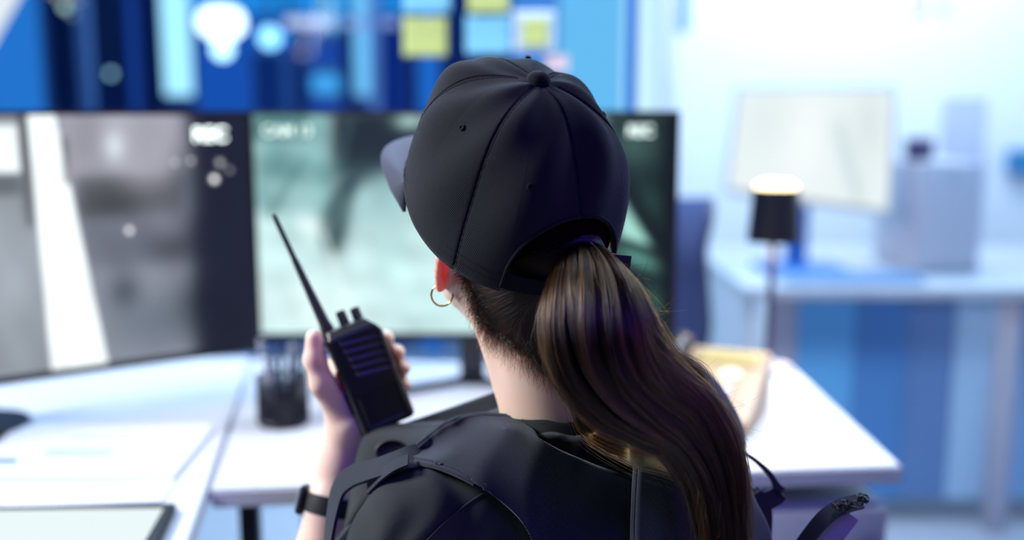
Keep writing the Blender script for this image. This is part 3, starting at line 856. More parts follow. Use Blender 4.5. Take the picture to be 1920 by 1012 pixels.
# side strap loop on the right
P = catmull([pt(1388, 845, .90), pt(1415, 862, .90), pt(1443, 888, .90), pt(1458, 915, .90), pt(1462, 925, .90), pt(1440, 938, .895), pt(1415, 945, .89), pt(1395, 935, .885)], 40)
ribbon(P, (.2, .3, 1), .017, .003, 'webbing_strap', webm, vest, taper=np.interp(np.linspace(0, 1, 40), [0, .35, .6, .8, 1], [.15, .3, 1.0, 1.1, 1.6]))
P = catmull([pt(1408, 925, .885), pt(1424, 955, .885), pt(1424, 1000, .885), pt(1418, 1070, .885)], 20)
ribbon(P, (1, .1, 0), .020, .012, 'side_panel', webm, vest)
# loose hook-and-loop strap end with frayed loops
P = catmull([pt(1480, 1060, .84), pt(1515, 1008, .84), pt(1545, 972, .84), pt(1578, 950, .845), pt(1612, 940, .85)], 40)
st = ribbon(P, (.35, -.8, -.5), .015, .0028, 'strap_end', webm, vest)
P2 = catmull([pt(1520, 1068, .845), pt(1548, 1020, .845), pt(1575, 985, .846), pt(1592, 962, .848)], 24)
tag(ribbon(P2, (.55, -.3, -.75), .020, .0020, 'strap_lining', pmat('grey_strap_lining', (.30, .30, .36), .7), vest), 'pale grey lining of the strap end')
mb = MB()
for i in range(46):
    t = random.random(); c = pt(1562 + 60 * t, 956 - 20 * t, .838) + rng.normal(0, .0016, 3); r_ = random.uniform(.0016, .0036); n1 = rng.normal(0, 1, 3); n1 /= np.linalg.norm(n1); n2 = np.cross(n1, rng.normal(0, 1, 3)); n2 /= np.linalg.norm(n2)
    mb.tube([c + r_ * (math.cos(a) * n1 + math.sin(a) * n2) for a in np.linspace(0, random.uniform(3.5, 6), 12)], .0006, 5)
mb.build('frayed_loops', M['rubber'], st)

# trousers and shoes (below the picture)
L_ = SDF((-.25, .74, .0), (.36, 1.62, .66), .009)
L_.ell((.045, .93, .52), (.165, .14, .12), TM, .04)
for sx, kx in ((-.05, -.17), (.11, .06)):
    L_.chain([(sx, .95, .52), (kx, 1.36, .53), (kx, 1.40, .12)], [.085, .066, .046], .03)
LV, LF = L_.mesh(); big_mesh('trousers', LV, LF, shirtm, person)
for kx in (-.17, .06):
    mb = MB(); mb.box((kx, 1.44, .045), (.095, .27, .09), None, .035); mb.box((kx, 1.385, .09), (.085, .11, .13), None, .03); mb.build('shoe', M['rubber'], person)

#==RADIO==
# ------------------------------------------------------------------ two-way radio
radio = empty('two_way_radio', RC - ra * .06, 'black two-way radio with long antenna held in a left hand', 'radio')
RM = np.stack([rb, rn, ra], 1)
G = SDF(RC - .105, RC + .105, .0011)
G.rbox(rp_(0, .0, -.004), (.0285, .0155, .053), .006, RM, .001)
G.rbox(rp_(0, -.004, .040), (.026, .0135, .015), .005, RM, .006)
# chamfered upper right corner
cN = (rb * .80 + ra * .60); cN /= np.linalg.norm(cN)
X, Y, Z = G.coords(); q0 = rp_(.0295, 0, .030)
G.F = np.maximum(G.F, ((X - q0[0]) * cN[0] + (Y - q0[1]) * cN[1] + (Z - q0[2]) * cN[2] - .004).astype(np.float32))
for k_ in range(5):    # grille slots across the upper front
    G.cone(rp_(-.014 + .001 * k_, .0165, .040 - .0085 * k_), rp_(.021, .0165, .036 - .0085 * k_), .0022, .0026, .002, 's')
G.rbox(rp_(0, .0165, -.034), (.020, .0016, .016), .001, RM, .001, 's')
G.cone(rp_(-.0285, .015, .045), rp_(-.0285, .015, -.055), .0022, .0022, .001, 's')
GV, GF = G.mesh()
radm = noise_bump(pmat('radio_black_plastic', (.010, .011, .016), .36), 1500, .25, .0002)
big_mesh('radio_body', GV, GF, radm, radio)
del X, Y, Z, G
Ab = rp_(-.021, -.002, .050); At = pt(513, 402, 1.0)
P = [Ab + (At - Ab) * t for t in (0, .06, .10, .35, .36, .62, .64, .97, 1)]
mb = MB(); mb.tube(P, [.0068, .0068, .0058, .0046, .0044, .0034, .0029, .0026, .0018], 16); mb.build('antenna', M['rubber'], radio)
for (b_, a0, col) in ((-.003, .052, 0), (.0115, .050, 0)):
    mb = MB(); c = rp_(b_, -.001, a0)
    mb.lathe(c, [(.0056, 0), (.0056, .002), (.0052, .003), (.0050, .016), (.0043, .0175), (.0001, .018)], 14, np.stack([rb, -rn, ra], 1) if np.dot(np.cross(rb, -rn), ra) > 0 else np.stack([rb, rn, ra], 1))
    mb.build('knob', M['rubber'], radio)
for a0 in (.010, -.002):
    mb = MB(); mb.lathe(rp_(-.0285, .004, a0), [(.0042, -.002), (.0042, .001), (.003, .0026), (.0001, .003)], 16, np.stack([rn, ra, -rb], 1)); tag(mb.build('button', M['red'], radio), 'small red side button')
mb = MB(); mb.box(rp_(-.0292, .002, -.022), (.003, .012, .022), RM, .001); mb.build('side_grip', M['rubber'], radio)
ring = [rp_(-.031, -.004, .043) + .007 * (math.cos(a) * ra + math.sin(a) * (-rb * .8 + rn * .6)) for a in np.linspace(0, 2 * math.pi, 25)]
mb = MB(); mb.tube(ring, .0013, 8, caps=False); mb.box(rp_(-.0285, -.004, .043), (.004, .010, .008), RM, .001); tag(mb.build('lanyard_ring', M['alu'], radio), 'silver lanyard ring')

#==ROOM==
exec_room = True
# ------------------------------------------------------------------ the room
def quadbox(name, x0, x1, y0, y1, z0, z1, mat, parent=None, bev=0, smooth=False):
    mb = MB(); mb.box(((x0 + x1) / 2, (y0 + y1) / 2, (z0 + z1) / 2), (x1 - x0, y1 - y0, z1 - z0), None, bev)
    return mb.build(name, mat, parent, smooth=bev > 0)
tag(quadbox('floor', -4.2, 4.2, -2.2, 7.2, -.1, 0, M['floor']), kind='structure')
tag(quadbox('ceiling', -4.2, 4.2, -2.2, 7.2, 2.8, 2.9, M['dim']), kind='structure')
BWY = 4.1; WX = .655      # back wall distance; where the white wall starts
tag(quadbox('wall_right', 3.0, 3.1, 2.2, 7.2, 0, 2.8, M['wall']), kind='structure')
tag(quadbox('wall_right_rear', 3.0, 3.1, -2.2, 2.2, 0, 2.8, M['dim']), kind='structure')  # unseen rear stretch, darkened to cut bounce onto her back
tag(quadbox('wall_left', -3.1, -3.0, -2.2, 7.2, 0, 2.8, M['dim']), kind='structure')
tag(quadbox('wall_rear', -3.0, 3.0, -2.2, -2.1, 0, 2.8, M['dim']), kind='structure')
tag(quadbox('wall_back', WX, 3.0, BWY, BWY + .1, 0, 2.8, M['wall']), kind='structure')
tag(quadbox('baseboard_back', WX, 3.0, BWY - .018, BWY, 0, .10, M['greywhite']), kind='structure')
tag(quadbox('wall_far', -3.0, 3.0, 6.6, 6.7, 0, 2.8, pmat('dark_blue_wall', (.025, .07, .22), .7)), kind='structure')

# glass front to the next room: frames and pane
gm = bpy.data.materials.new('clear_glass'); gm.use_nodes = True; nt = gm.node_tree; nt.nodes.clear()
tr = nt.nodes.new('ShaderNodeBsdfTransparent'); tr.inputs[0].default_value = (.965, .985, 1, 1); gl = nt.nodes.new('ShaderNodeBsdfGlossy'); gl.inputs['Roughness'].default_value = .02
mx = nt.nodes.new('ShaderNodeMixShader'); mx.inputs[0].default_value = .0015; oo = nt.nodes.new('ShaderNodeOutputMaterial')
nt.links.new(tr.outputs[0], mx.inputs[1]); nt.links.new(gl.outputs[0], mx.inputs[2]); nt.links.new(mx.outputs[0], oo.inputs[0])
M['frameblue'] = pmat('blue_grey_frame', (.06, .12, .28), .5)
win = quadbox('window_1', -3.0, WX, BWY - .03, BWY + .03, 0, .10, M['frameblue']); tag(win, kind='structure')
quadbox('window_frame', -3.0, WX, BWY - .03, BWY + .03, 2.6, 2.8, M['frameblue'], win)
for x in (-2.98, -1.72, -.55): quadbox('window_mullion', x - .02, x + .02, BWY - .03, BWY + .03, .1, 2.6, M['frameblue'], win)
quadbox('window_mullion', WX - .05, WX, BWY - .03, BWY + .03, .1, 2.6, M['greywhite'], win)
quadbox('window_pane', -3.0, WX, BWY - .004, BWY + .004, .1, 2.6, gm, win)

# invented glowing panels stand in for the blue-lit room beyond; tube lights
def selflit(name, px0, px1, py0, py1, Yd, col, st, label, cat, group=None, fr=True):
    a = pt(px0, py0, Yd); b = pt(px1, py1, Yd)
    e = empty(name, ((a[0] + b[0]) / 2, Yd, min(a[2], b[2])), label, cat, group)
    z0, z1 = min(a[2], b[2]), max(a[2], b[2])
    quadbox('housing', a[0] - .012, b[0] + .012, Yd + .002, Yd + .05, z0 - .012, z1 + .012, M['frameblue'], e)
    quadbox('diffuser', a[0], b[0], Yd - .008, Yd + .002, z0, z1, emis(name + '_light', srgb(col), st), e)
    return e
FL = 700
def zfloor(Yd): return 506 - FPX * 0  # placeholder
Yp = 4.6
def fl(Yd):      # pixel row where the floor lies at that distance
    return proj(np.array([0, Yd, .02]))[1]
G_ = 'backlit panels standing in for blue light seen through the glass'
for (x0, x1, ytop, ybot, Yd, c, s_, lab) in [
    (-60, 118, -260, fl(4.8), 4.8, (38, 120, 208), 1.0, 'wide blue backlit panel behind the glass, at the far left end'),
    (-60, -18, -300, fl(4.6), 4.6, (60, 150, 235), 1.0, 'narrow lighter blue panel overlapping the wide left panel'),
    (236, 276, -260, fl(4.9), 4.9, (26, 66, 152), 1.0, 'dim blue strip between dark bay and the brightest light column'),
    (350, 560, -260, fl(5.2), 5.2, (24, 84, 178), 1.0, 'dark blue backlit panel behind the big lit globe'),
    (340, 760, -330, 26, 4.95, (34, 140, 225), 1.0, 'wide bright blue glow panel high across the next room'),
    (474, 548, 100, fl(5.1), 5.1, (12, 42, 108), 1.0, 'dark navy panel below the round blue-white lamp'),
    (566, 650, -260, fl(5.2), 5.2, (22, 72, 168), 1.0, 'dark blue backlit panel behind the two light tubes'),
    (700, 770, -260, fl(5.1), 5.1, (12, 42, 120), 1.0, 'very dark blue panel left of the yellow note'),
    (782, 826, -260, fl(5.0), 5.0, (28, 110, 210), 1.0, 'slim blue panel below the yellow-green note'),
    (960, 1040, -260, fl(5.0), 5.0, (70, 140, 220), 1.0, 'mid blue panel behind the notes above the cap'),
    (1048, 1162, -260, fl(4.7), 4.7, (110, 195, 245), 1.0, 'wide pale blue backlit panel above the cap'),
]:
    selflit('glow_panel', x0, x1, ytop, ybot, Yd, c, s_, lab, 'light panel', G_)
def tube_light(px, w, py0, py1, Yd, col, st, lab):
    a = pt(px, py0, Yd); b = pt(px, py1, Yd); r_ = w / 2 * Yd / FPX
    e = empty('tube_light', (a[0], Yd, min(a[2], b[2])), lab, 'light', 'upright tube lights behind the glass')
    z0, z1 = sorted((a[2], b[2]))
    mb = MB(); mb.lathe((a[0], Yd, z0 + .03), [(.0001, 0), (r_, 0), (r_, z1 - z0 - .06), (.0001, z1 - z0 - .06)], 24); mb.build('tube', emis('tube_glow', srgb(col), st), e)
    for zc_ in (z0, z1 - .03):
        mb = MB(); mb.lathe((a[0], Yd, zc_), [(.0001, 0), (r_ * 1.15, 0), (r_ * 1.15, .03), (.0001, .03)], 24); mb.build('end_cap', M['frameblue'], e)
    mb = MB(); mb.tube([(a[0], Yd, z1), (a[0], Yd, 2.8)], .008, 8); mb.build('hanger', M['frameblue'], e)
tube_light(314, 50, -250, 192, 4.5, (168, 232, 255), 1.35, 'thickest bright pale blue tube light, above the left monitor')
tube_light(671, 30, -250, 192, 4.5, (120, 205, 255), 1.0, 'slim pale blue tube light left of the notes')
tube_light(610, 50, 128, 188, 4.6, (70, 175, 245), 1.0, 'short blue tube light just above the right monitor')
tube_light(606, 40, -250, 72, 4.7, (95, 190, 250), 1.0, 'blue tube light hanging above the short one')
tube_light(1212, 66, -250, fl(4.5), 4.5, (205, 240, 255), 1.1, 'broad near-white tube light beside the white wall')
# globe lamps (out-of-focus discs in the photograph)
def globe(px, py, rpx, Yd, col, st, lab, cord=True):
    c = pt(px, py, Yd); r_ = rpx * Yd / FPX
    e = empty('globe_lamp', c - [0, 0, r_], lab, 'lamp', 'hanging lamps behind the glass')
    mb = MB(); mb.lathe(c, [(r_ * math.sin(a) + 1e-4, -r_ * math.cos(a)) for a in np.linspace(0, math.pi, 14)], 24); mb.build('globe', emis('globe_glow', srgb(col), st), e)
    mb = MB(); mb.tube([c + [0, 0, r_ * .9], [c[0], c[1], 2.8]], .006, 8); mb.build('cord', M['blackm'], e)
    return e
def shade_lamp(px, py, wpx, hpx, Yd, col, st, lab):
    c = pt(px, py, Yd); w = wpx / 2 * Yd / FPX; hh = hpx / 2 * Yd / FPX
    e = empty('dome_lamp', c - [0, 0, hh * 2.4], lab, 'lamp')
    mb = MB(); mb.lathe(c, [(w * .55, -hh), (w * .95, -hh * .45), (w, .2 * hh), (w * .8, hh * .8), (w * .3, hh), (.0001, hh)], 30); mb.build('lamp_shade', emis('dome_glow', srgb(col), st), e)
    mb = MB(); r_ = w * .42; mb.lathe(c - [0, 0, hh * 1.7], [(r_ * math.sin(a) + 1e-4, -r_ * math.cos(a)) for a in np.linspace(0, math.pi, 14)], 24); mb.build('bulb', emis('bulb_glow', srgb((190, 240, 255)), st), e)
    mb = MB(); mb.tube([c + [0, 0, hh], [c[0], c[1], 2.8]], .006, 8); mb.build('cord', M['blackm'], e)
shade_lamp(415, 42, 84, 56, 4.3, (225, 250, 255), 3.0, 'largest bright dome lamp with round bulb, above the left monitor')
globe(506, 70, 19, 4.4, (150, 222, 255), 2.4, 'round blue-white lamp just right of the dome lamp')
globe(540, 72, 11, 4.6, (40, 130, 225), 1.2, 'small dim blue lamp touching the round blue-white lamp')
globe(208, 138, 6, 4.4, (150, 200, 215), 2.2, 'tiny dim teal lamp in the dark bay at left')
globe(122, 12, 7, 4.5, (170, 205, 190), 2.2, 'small pale green lamp at the top of the dark bay')
globe(138, 26, 6, 4.8, (150, 180, 190), 1.2, 'faint grey lamp just under the pale green lamp')
def bar_lamp(px0, px1, py, hpx, Yd, col, st, lab):
    a = pt(px0, py, Yd); b = pt(px1, py, Yd); hh = hpx * Yd / FPX
    e = empty('bar_lamp', (a + b) / 2 - [0, 0, hh], lab, 'lamp', 'slim ceiling bar lamps')
    quadbox('diffuser', a[0], b[0], Yd, Yd + .05, a[2] - hh / 2, a[2] + hh / 2, emis('bar_glow', srgb(col), st), e)
    mb = MB(); 
    for t in (.1, .9): mb.tube([a + (b - a) * t + [0, .02, hh / 2], [(a + (b - a) * t)[0], Yd + .02, 2.8]], .004, 6)
    mb.build('hanger', M['blackm'], e)
bar_lamp(535, 622, 41, 16, 4.2, (200, 215, 250), 1.1, 'lavender bar lamp between the round lamp and the notes')
bar_lamp(640, 745, 42, 13, 4.3, (150, 170, 235), .9, 'dimmer lavender bar lamp ending near the yellow note')
# glowing white slab added for the bright corner at top left
mb = MB(); a = pt(-60, -70, 3.2); b = pt(32, -22, 3.2); c = pt(-60, 120, 3.2)
mb.add([a, pt(60, -70, 3.2), pt(-40, 110, 3.2), pt(-90, 110, 3.2), a + [0, .04, 0], pt(60, -70, 3.2) + [0, .04, 0], pt(-40, 110, 3.2) + [0, .04, 0], pt(-90, 110, 3.2) + [0, .04, 0]],
       [(0, 1, 2, 3), (7, 6, 5, 4), (0, 4, 5, 1), (1, 5, 6, 2), (2, 6, 7, 3), (3, 7, 4, 0)])
tag(mb.build('white_corner_slab', emis('white_glow', (.9, .95, 1), .95), None, False), 'white slanted glowing slab at the top left edge', 'glowing slab')

# ------------------------------------------------------------------ glass board with sticky notes
GY = 2.15
gb = empty('glass_board', (-.5, GY, 0), 'clear glass board on posts behind the monitors, carrying paper notes', 'glass board')
xr = pt(1176, 150, GY)[0]
quadbox('glass', -1.9, xr, GY - .004, GY + .004, .60, 2.0, gm, gb)
M['postblue'] = pmat('blue_post', (.03, .16, .50), .4)
quadbox('post', xr, xr + .018, GY - .02, GY + .02, 0, 2.02, M['postblue'], gb)
quadbox('post', -1.92, -1.90, GY - .02, GY + .02, 0, 2.02, M['postblue'], gb)
quadbox('rail', -1.90, xr, GY - .012, GY + .012, .58, .60, M['postblue'], gb)
def note(px0, py0, px1, py1, mat, lab, name='sticky_note', off=.006, grp='paper notes on the glass board', rot=0):
    a = pt(px0, py1, GY - off); b = pt(px1, py0, GY - off); w = b[0] - a[0]; hh = b[2] - a[2]
    n = 9; V = np.zeros((n, n, 3))
    for i in range(n):
        for j in range(n):
            u, v = i / (n - 1) - .5, j / (n - 1) - .5
            V[i, j] = ((a + b) / 2) + np.array([u * w, -.004 * (max(0, -v) * 2) ** 2 * (1 if rot >= 0 else .5), v * hh])
    mb = MB(); mb.grid(V); o = mb.build(name, mat); o.modifiers.new('t', 'SOLIDIFY').thickness = .0006
    return tag(o, lab, 'note', grp)
note(757, 32, 838, 105, M['yellow'], 'yellow-green note lowest in the left column of the notes')
note(757, -60, 845, 24, M['cyan'], 'light blue note above the lowest yellow-green note')
note(874, 30, 957, 102, M['cyan'], 'light blue note left of the yellow note with pale backing')
note(878, -48, 955, 24, M['yellow'], 'yellow-green note directly above the light blue note, cut by the top edge')
note(962, 20, 1042, 98, M['paleblue'], 'pale blue paper backing the small yellow note', 'backing_paper', .006)
note(980, 34, 1028, 86, M['yellow'], 'small yellow note on pale blue backing paper', off=.010)
note(1022, 104, 1066, 132, M['pink'], 'small pinkish note just above the cap on the glass')

#==DESK==
# ------------------------------------------------------------------ desks
DZ = .75
def D(px, py, z=DZ): return ptz(px, py, z)
cNR = D(1692, 873); cFR = D(1490, 690); cFL = D(476, 672); cNL = D(394, 918)
def prism(pts, z0, z1, name, mat, parent=None, bev=.003):
    P = np.array([[p[0], p[1]] for p in pts]); n = len(P); bm = bmesh.new()
    lo = [bm.verts.new((x, y, z0)) for x, y in P]; hi = [bm.verts.new((x, y, z1)) for x, y in P]
    bm.faces.new(lo[::-1]); bm.faces.new(hi)
    for i in range(n): bm.faces.new((lo[i], lo[(i + 1) % n], hi[(i + 1) % n], hi[i]))
    bmesh.ops.recalc_face_normals(bm, faces=bm.faces[:])
    if bev: bmesh.ops.bevel(bm, geom=bm.edges[:], offset=bev, segments=2, affect='EDGES')
    bm.verts.index_update(); v = np.array([q.co[:] for q in bm.verts]); f = [tuple(q.index for q in p.verts) for p in bm.faces]; bm.free()
    return mesh_obj(name, v, f, mat, parent, smooth=False)
desk = empty('desk', ((cNR[0] + cNL[0]) / 2, 1.6, 0), 'white desk under the right monitor, pen cup, lamp and telephone', 'desk')
prism([cNL, cNR, cFR, cFL], DZ - .026, DZ, 'desktop', M['desk'], desk)
ln = D(470, 952, 0.60); lx = pt(470, 985, 1.36)
for (x, y) in ((pt(470, 985, 1.34)[0], 1.34), (cFL[0] + .12, cFL[1] - .08), (.05, 1.78)):
    mb = MB(); mb.box((x, y, (DZ - .026) / 2), (.026, .026, DZ - .026), None, .002); mb.build('leg', M['blackm'], desk)
mb = MB(); mb.box(((cFL[0] + .12 + cFR[0]) / 2, cFL[1] - .08, .712), (cFR[0] - cFL[0] - .1, .02, .022)); mb.build('crossbar', M['blackm'], desk)
# wing desk at left
wA = D(434, 790); wB = D(385, 935); wC = D(300, 1100)
dirw = (wC - wA); dirw /= np.linalg.norm(dirw)
gp = np.array([-.004, 0, 0]); de = (cNL - cFL) / np.linalg.norm(cNL - cFL); w0 = cFL + gp; w1 = cNL + de * .36 + gp
Wn = [w0, w1, w1 + np.array([-1.0, -.12, 0]), w0 + np.array([-1.15, -.12, 0])]
wing = empty('side_desk', (wA[0] - .5, 1.3, 0), 'white side desk carrying the left monitor, papers and tablet', 'desk')
prism(Wn, DZ - .024, DZ + .004, 'desktop', M['desk'], wing)
for (x, y) in ((wA[0] - .95, 1.55), (wA[0] - .95, 1.05), (wC[0] - .25, .98)):
    mb = MB(); mb.box((x, y, (DZ - .024) / 2), (.03, .03, DZ - .024), None, .002); mb.build('leg', M['blackm'], wing)
WZ = DZ + .004
# papers
def sheet(name, pxs, z, mat, lab, cat, thick=.0012, group=None):
    P = [ptz(x, y, z) for x, y in pxs]; o = prism(P, z - thick, z, name, mat, None, 0); return tag(o, lab, cat, group)
sheet('paper_stack', [(-60, 893), (322, 893), (402, 796), (30, 797)], WZ + .007, M['paper'], 'broad white stack of printed papers on the side desk', 'papers', .0065)
for k_, (x0, x1, y0) in enumerate([(-20, 34, 866), (60, 215, 852), (90, 205, 842), (110, 210, 860), (120, 260, 832)]):
    pass
def ink(parent, pxs, z):
    P = [ptz(x, y, z) for x, y in pxs]; return prism(P, z - .0004, z, 'printed_block', M['ink'], parent, 0)
pap = bpy.data.objects['paper_stack']
inkl = pmat('pale_blue_print', (.25, .33, .55), .8)
for (x0, x1, y0, y1, m_) in ((-20, 32, 858, 870, M['ink']), (85, 215, 838, 842, inkl), (80, 212, 846, 850, inkl), (75, 205, 854, 858, inkl), (130, 330, 820, 823, inkl)):
    P = [ptz(x, y, WZ + .0075) for x, y in ((x0, y1), (x1, y1), (x1 + 4, y0), (x0 + 4, y0))]; rel_ = prism(P, WZ + .0071, WZ + .0076, 'printed_block', m_, pap, 0)
sheet('paper_stack', [(0, 950), (300, 938), (330, 900), (0, 905)], WZ + .003, M['paper'], 'thin white sheet lying between the printed papers and the tablet', 'papers', .0028)
# tablet
tl = [(-120, 1085), (268, 1075), (333, 940), (-120, 948)]
tbt = empty('tablet', ptz(120, 1000, WZ), 'tablet with glowing pale screen and black frame at bottom left', 'tablet')
prism([ptz(x, y, WZ + .012) for x, y in tl], WZ + .001, WZ + .0115, 'tablet_body', M['black'], tbt)
prism([ptz(x, y, WZ + .013) for x, y in [(-110, 1080), (238, 1070), (306, 951), (-110, 956)]], WZ + .0112, WZ + .0122, 'screen', emis('tablet_glow', srgb((234, 248, 249)), 1.02), tbt, 0)

# drawer unit under the desk's right end
e_ = (cNR - cNL); e_[2] = 0; e_ /= np.linalg.norm(e_)
n_ = np.array([e_[1], -e_[0], 0])            # towards the camera
dw = .31; dcx = cNR - e_ * (dw / 2 + .012) - n_ * .28
du = empty('drawer_unit', (dcx[0], dcx[1], 0), 'white drawer pedestal under the right end of the desk', 'drawer unit')
DM = np.stack([e_, -n_, [0, 0, 1]], 1)
mb = MB(); mb.box((dcx[0], dcx[1], .365), (dw, .52, .65), DM, .003); mb.build('carcass', M['desk'], du)
mb = MB(); mb.box((dcx[0], dcx[1], .02), (dw - .04, .48, .04), DM); mb.build('plinth', M['greywhite'], du)
for (z0, z1) in ((.575, .686), (.315, .568), (.055, .308)):
    c = np.array([dcx[0], dcx[1], (z0 + z1) / 2]) + n_ * .268; mb = MB(); mb.box(c, (dw - .006, .018, z1 - z0), DM, .003); dr = mb.build('drawer', M['desk'], du)
    kp = c + n_ * .018 + e_ * (.13); kp[2] = (z0 + z1) / 2 - .0
    mb = MB(); mb.lathe(kp, [(.0001, .010), (.011, .008), (.013, .003), (.007, -.004), (.006, -.012)], 20, np.stack([e_, [0, 0, 1], n_], 1) @ np.diag([1, 1, 1])); mb.build('knob', M['blackm'], dr)

# ------------------------------------------------------------------ monitors
def monitor(name_label, xl, yl, xr_, yr, zb, zt, curve, painter, texts, standx, lab, strength=1.0, grp=None, colfac=1):
    """screen seen from its left end (xl,yl) to right end (xr,yr)"""
    A = np.array([xl, yl]); B = np.array([xr_, yr]); d = B - A; Lw = np.linalg.norm(d); d /= Lw; nrm2 = np.array([d[1], -d[0]])
    if nrm2[1] > 0: nrm2 = -nrm2
    cx, cy = (A + B) / 2
    e = empty('monitor', (cx, cy, DZ), lab, 'monitor', grp)
    def at(q, z, out=0):
        s = (q - .5) * 2; off = -curve * (1 - s * s)
        p = A + d * Lw * q + nrm2 * (off + out); return np.array([p[0], p[1], z])
    nq = 40
    bz = .008
    # housing
    front = [at(q, z, 0) for z in (zb, zt) for q in np.linspace(0, 1, nq)]; back = [at(q, z, -.028) for z in (zb, zt) for q in np.linspace(0, 1, nq)]
    v = np.array(front + back); f = []; o = 2 * nq
    for i in range(nq - 1):
        f += [(i, i + 1, nq + i + 1, nq + i), (o + i + 1, o + i, o + nq + i, o + nq + i + 1), (nq + i, nq + i + 1, o + nq + i + 1, o + nq + i), (i + 1, i, o + i, o + i + 1)]
    f += [(0, nq, o + nq, o), (nq - 1, o + nq - 1, o + 2 * nq - 1, 2 * nq - 1)]
    mesh_obj('housing', v, f, M['black'], e, False)
    # picture
    NX, NZ = 300, 170; Qs = np.linspace(bz / Lw, 1 - bz / Lw, NX); Zs = np.linspace(zt - bz * .8, zb + bz * 1.6, NZ)
    V = np.array([[at(q, z, .0012) for q in Qs] for z in Zs])
    mb = MB(); mb.grid(V); sc = mb.build('screen', screen_mat('screen_' + name_label, strength * 1.08), e, auto=False)
    q, t = np.meshgrid((Qs - Qs[0]) / (Qs[-1] - Qs[0]), (Zs[0] - Zs) / (Zs[0] - Zs[-1]))
    C = painter(q, t); at_ = sc.data.color_attributes.new('feed', 'FLOAT_COLOR', 'POINT')
    C4 = np.concatenate([C.reshape(-1, 3), np.ones((C.shape[0] * C.shape[1], 1))], 1).astype(np.float32); at_.data.foreach_set('color', C4.ravel())
    for (txt, q0, t0, size, col, st_) in texts:
        cu = bpy.data.curves.new('text', 'FONT'); cu.body = txt; cu.size = size; cu.extrude = .0003; cu.align_x = 'CENTER'; cu.align_y = 'CENTER'; cu.offset = .0006
        cu.materials.append(emis('osd_glow', srgb(col), st_))
        tmp = bpy.data.objects.new('caption_curve', cu); COL.objects.link(tmp); bpy.context.view_layer.update()
        tme = bpy.data.meshes.new_from_object(tmp); bpy.data.objects.remove(tmp)
        to = bpy.data.objects.new('lettering', tme); COL.objects.link(to)
        p = at(q0, zt - bz - (zt - zb - 2 * bz) * t0, .0030)
        dd = at(min(1, q0 + .02), 0, 0) - at(max(0, q0 - .02), 0, 0); ang = math.atan2(dd[1], dd[0])
        to.rotation_euler = (R(90), 0, ang); to.location = Vector(p - np.array([cx, cy, DZ])); to.parent = e
    # stand
    s0 = at(standx, 0, -.065 if colfac else -.045); zc = zb + .10
    mb = MB(); mb.box((s0[0], s0[1] - nrm2[1] * .0 , (DZ + zc) / 2 + .006), (.045, .022, zc - DZ - .012), None, .006); mb.build('stand_neck', M['black'], e)
    mb = MB(); c = np.array([s0[0], s0[1], DZ + .007 + (.004 if colfac else 0)])
    if colfac: mb.lathe(c, [(.0001, -.004), (.085, -.004), (.085, .002), (.05, .006), (.0001, .006)], 40)
    for sg in (() if colfac else (-1, 1)):
        tip = c + np.array([sg * d[0] * .19, sg * d[1] * .19, 0]) + np.array([nrm2[0], nrm2[1], 0]) * .13
        Fm = frame(tip - c); mb.box((c + tip) / 2, (.022, np.linalg.norm(tip - c), .010), Fm, .003)
    mb.box(c, (.05, .05, .012), None, .004); mb.build('stand_foot', M['blackm'], e)
    return e
def S3(c): return np.array(srgb(c))
class Paint:
    def __init__(s, X, Yv, base): s.X = X; s.Y = Yv; s.C = np.ones(X.shape + (3,)) * S3(base)
    def mix(s, m, col): s.C = s.C * (1 - m[..., None]) + S3(col) * m[..., None]
    def rect(s, x0, x1, y0, y1, col, e=8, a=1, shx=0):
        X = s.X - shx * (s.Y - y0)
        f = lambda v: 1 / (1 + np.exp(-np.clip(v / e * 4, -30, 30)))
        s.mix(a * f(X - x0) * f(x1 - X) * f(s.Y - y0) * f(y1 - s.Y), col)
    def blob(s, x, y, rx, ry, col, a=1, rot=0, p=1.0):
        c, n = math.cos(R(rot)), math.sin(R(rot)); u = (s.X - x) * c + (s.Y - y) * n; v = -(s.X - x) * n + (s.Y - y) * c
        s.mix(a * np.exp(-((u / rx) ** 2 + (v / ry) ** 2) ** p), col)
    def tri(s, P, col, e=6, a=1):
        m = np.ones_like(s.X); n = len(P); ar = sum(P[i][0] * P[(i + 1) % n][1] - P[(i + 1) % n][0] * P[i][1] for i in range(n)); sg = 1 if ar > 0 else -1
        for i in range(n):
            (x0, y0), (x1, y1) = P[i], P[(i + 1) % n]; L = math.hypot(x1 - x0, y1 - y0)
            dd = sg * ((x1 - x0) * (s.Y - y0) - (y1 - y0) * (s.X - x0)) / L; m *= 1 / (1 + np.exp(-np.clip(dd / e * 4, -30, 30)))
        s.mix(m * a, col)
def noise2(X, Y, sc, seed):
    r2 = np.random.default_rng(seed); o = np.zeros_like(X)
    for k in range(9):
        a = r2.uniform(0, 6.28); w = r2.uniform(.5, 1.8) / sc; o += np.sin((X * math.cos(a) + Y * math.sin(a)) * w * 6.28 + r2.uniform(0, 6.28))
    return o / 4.5
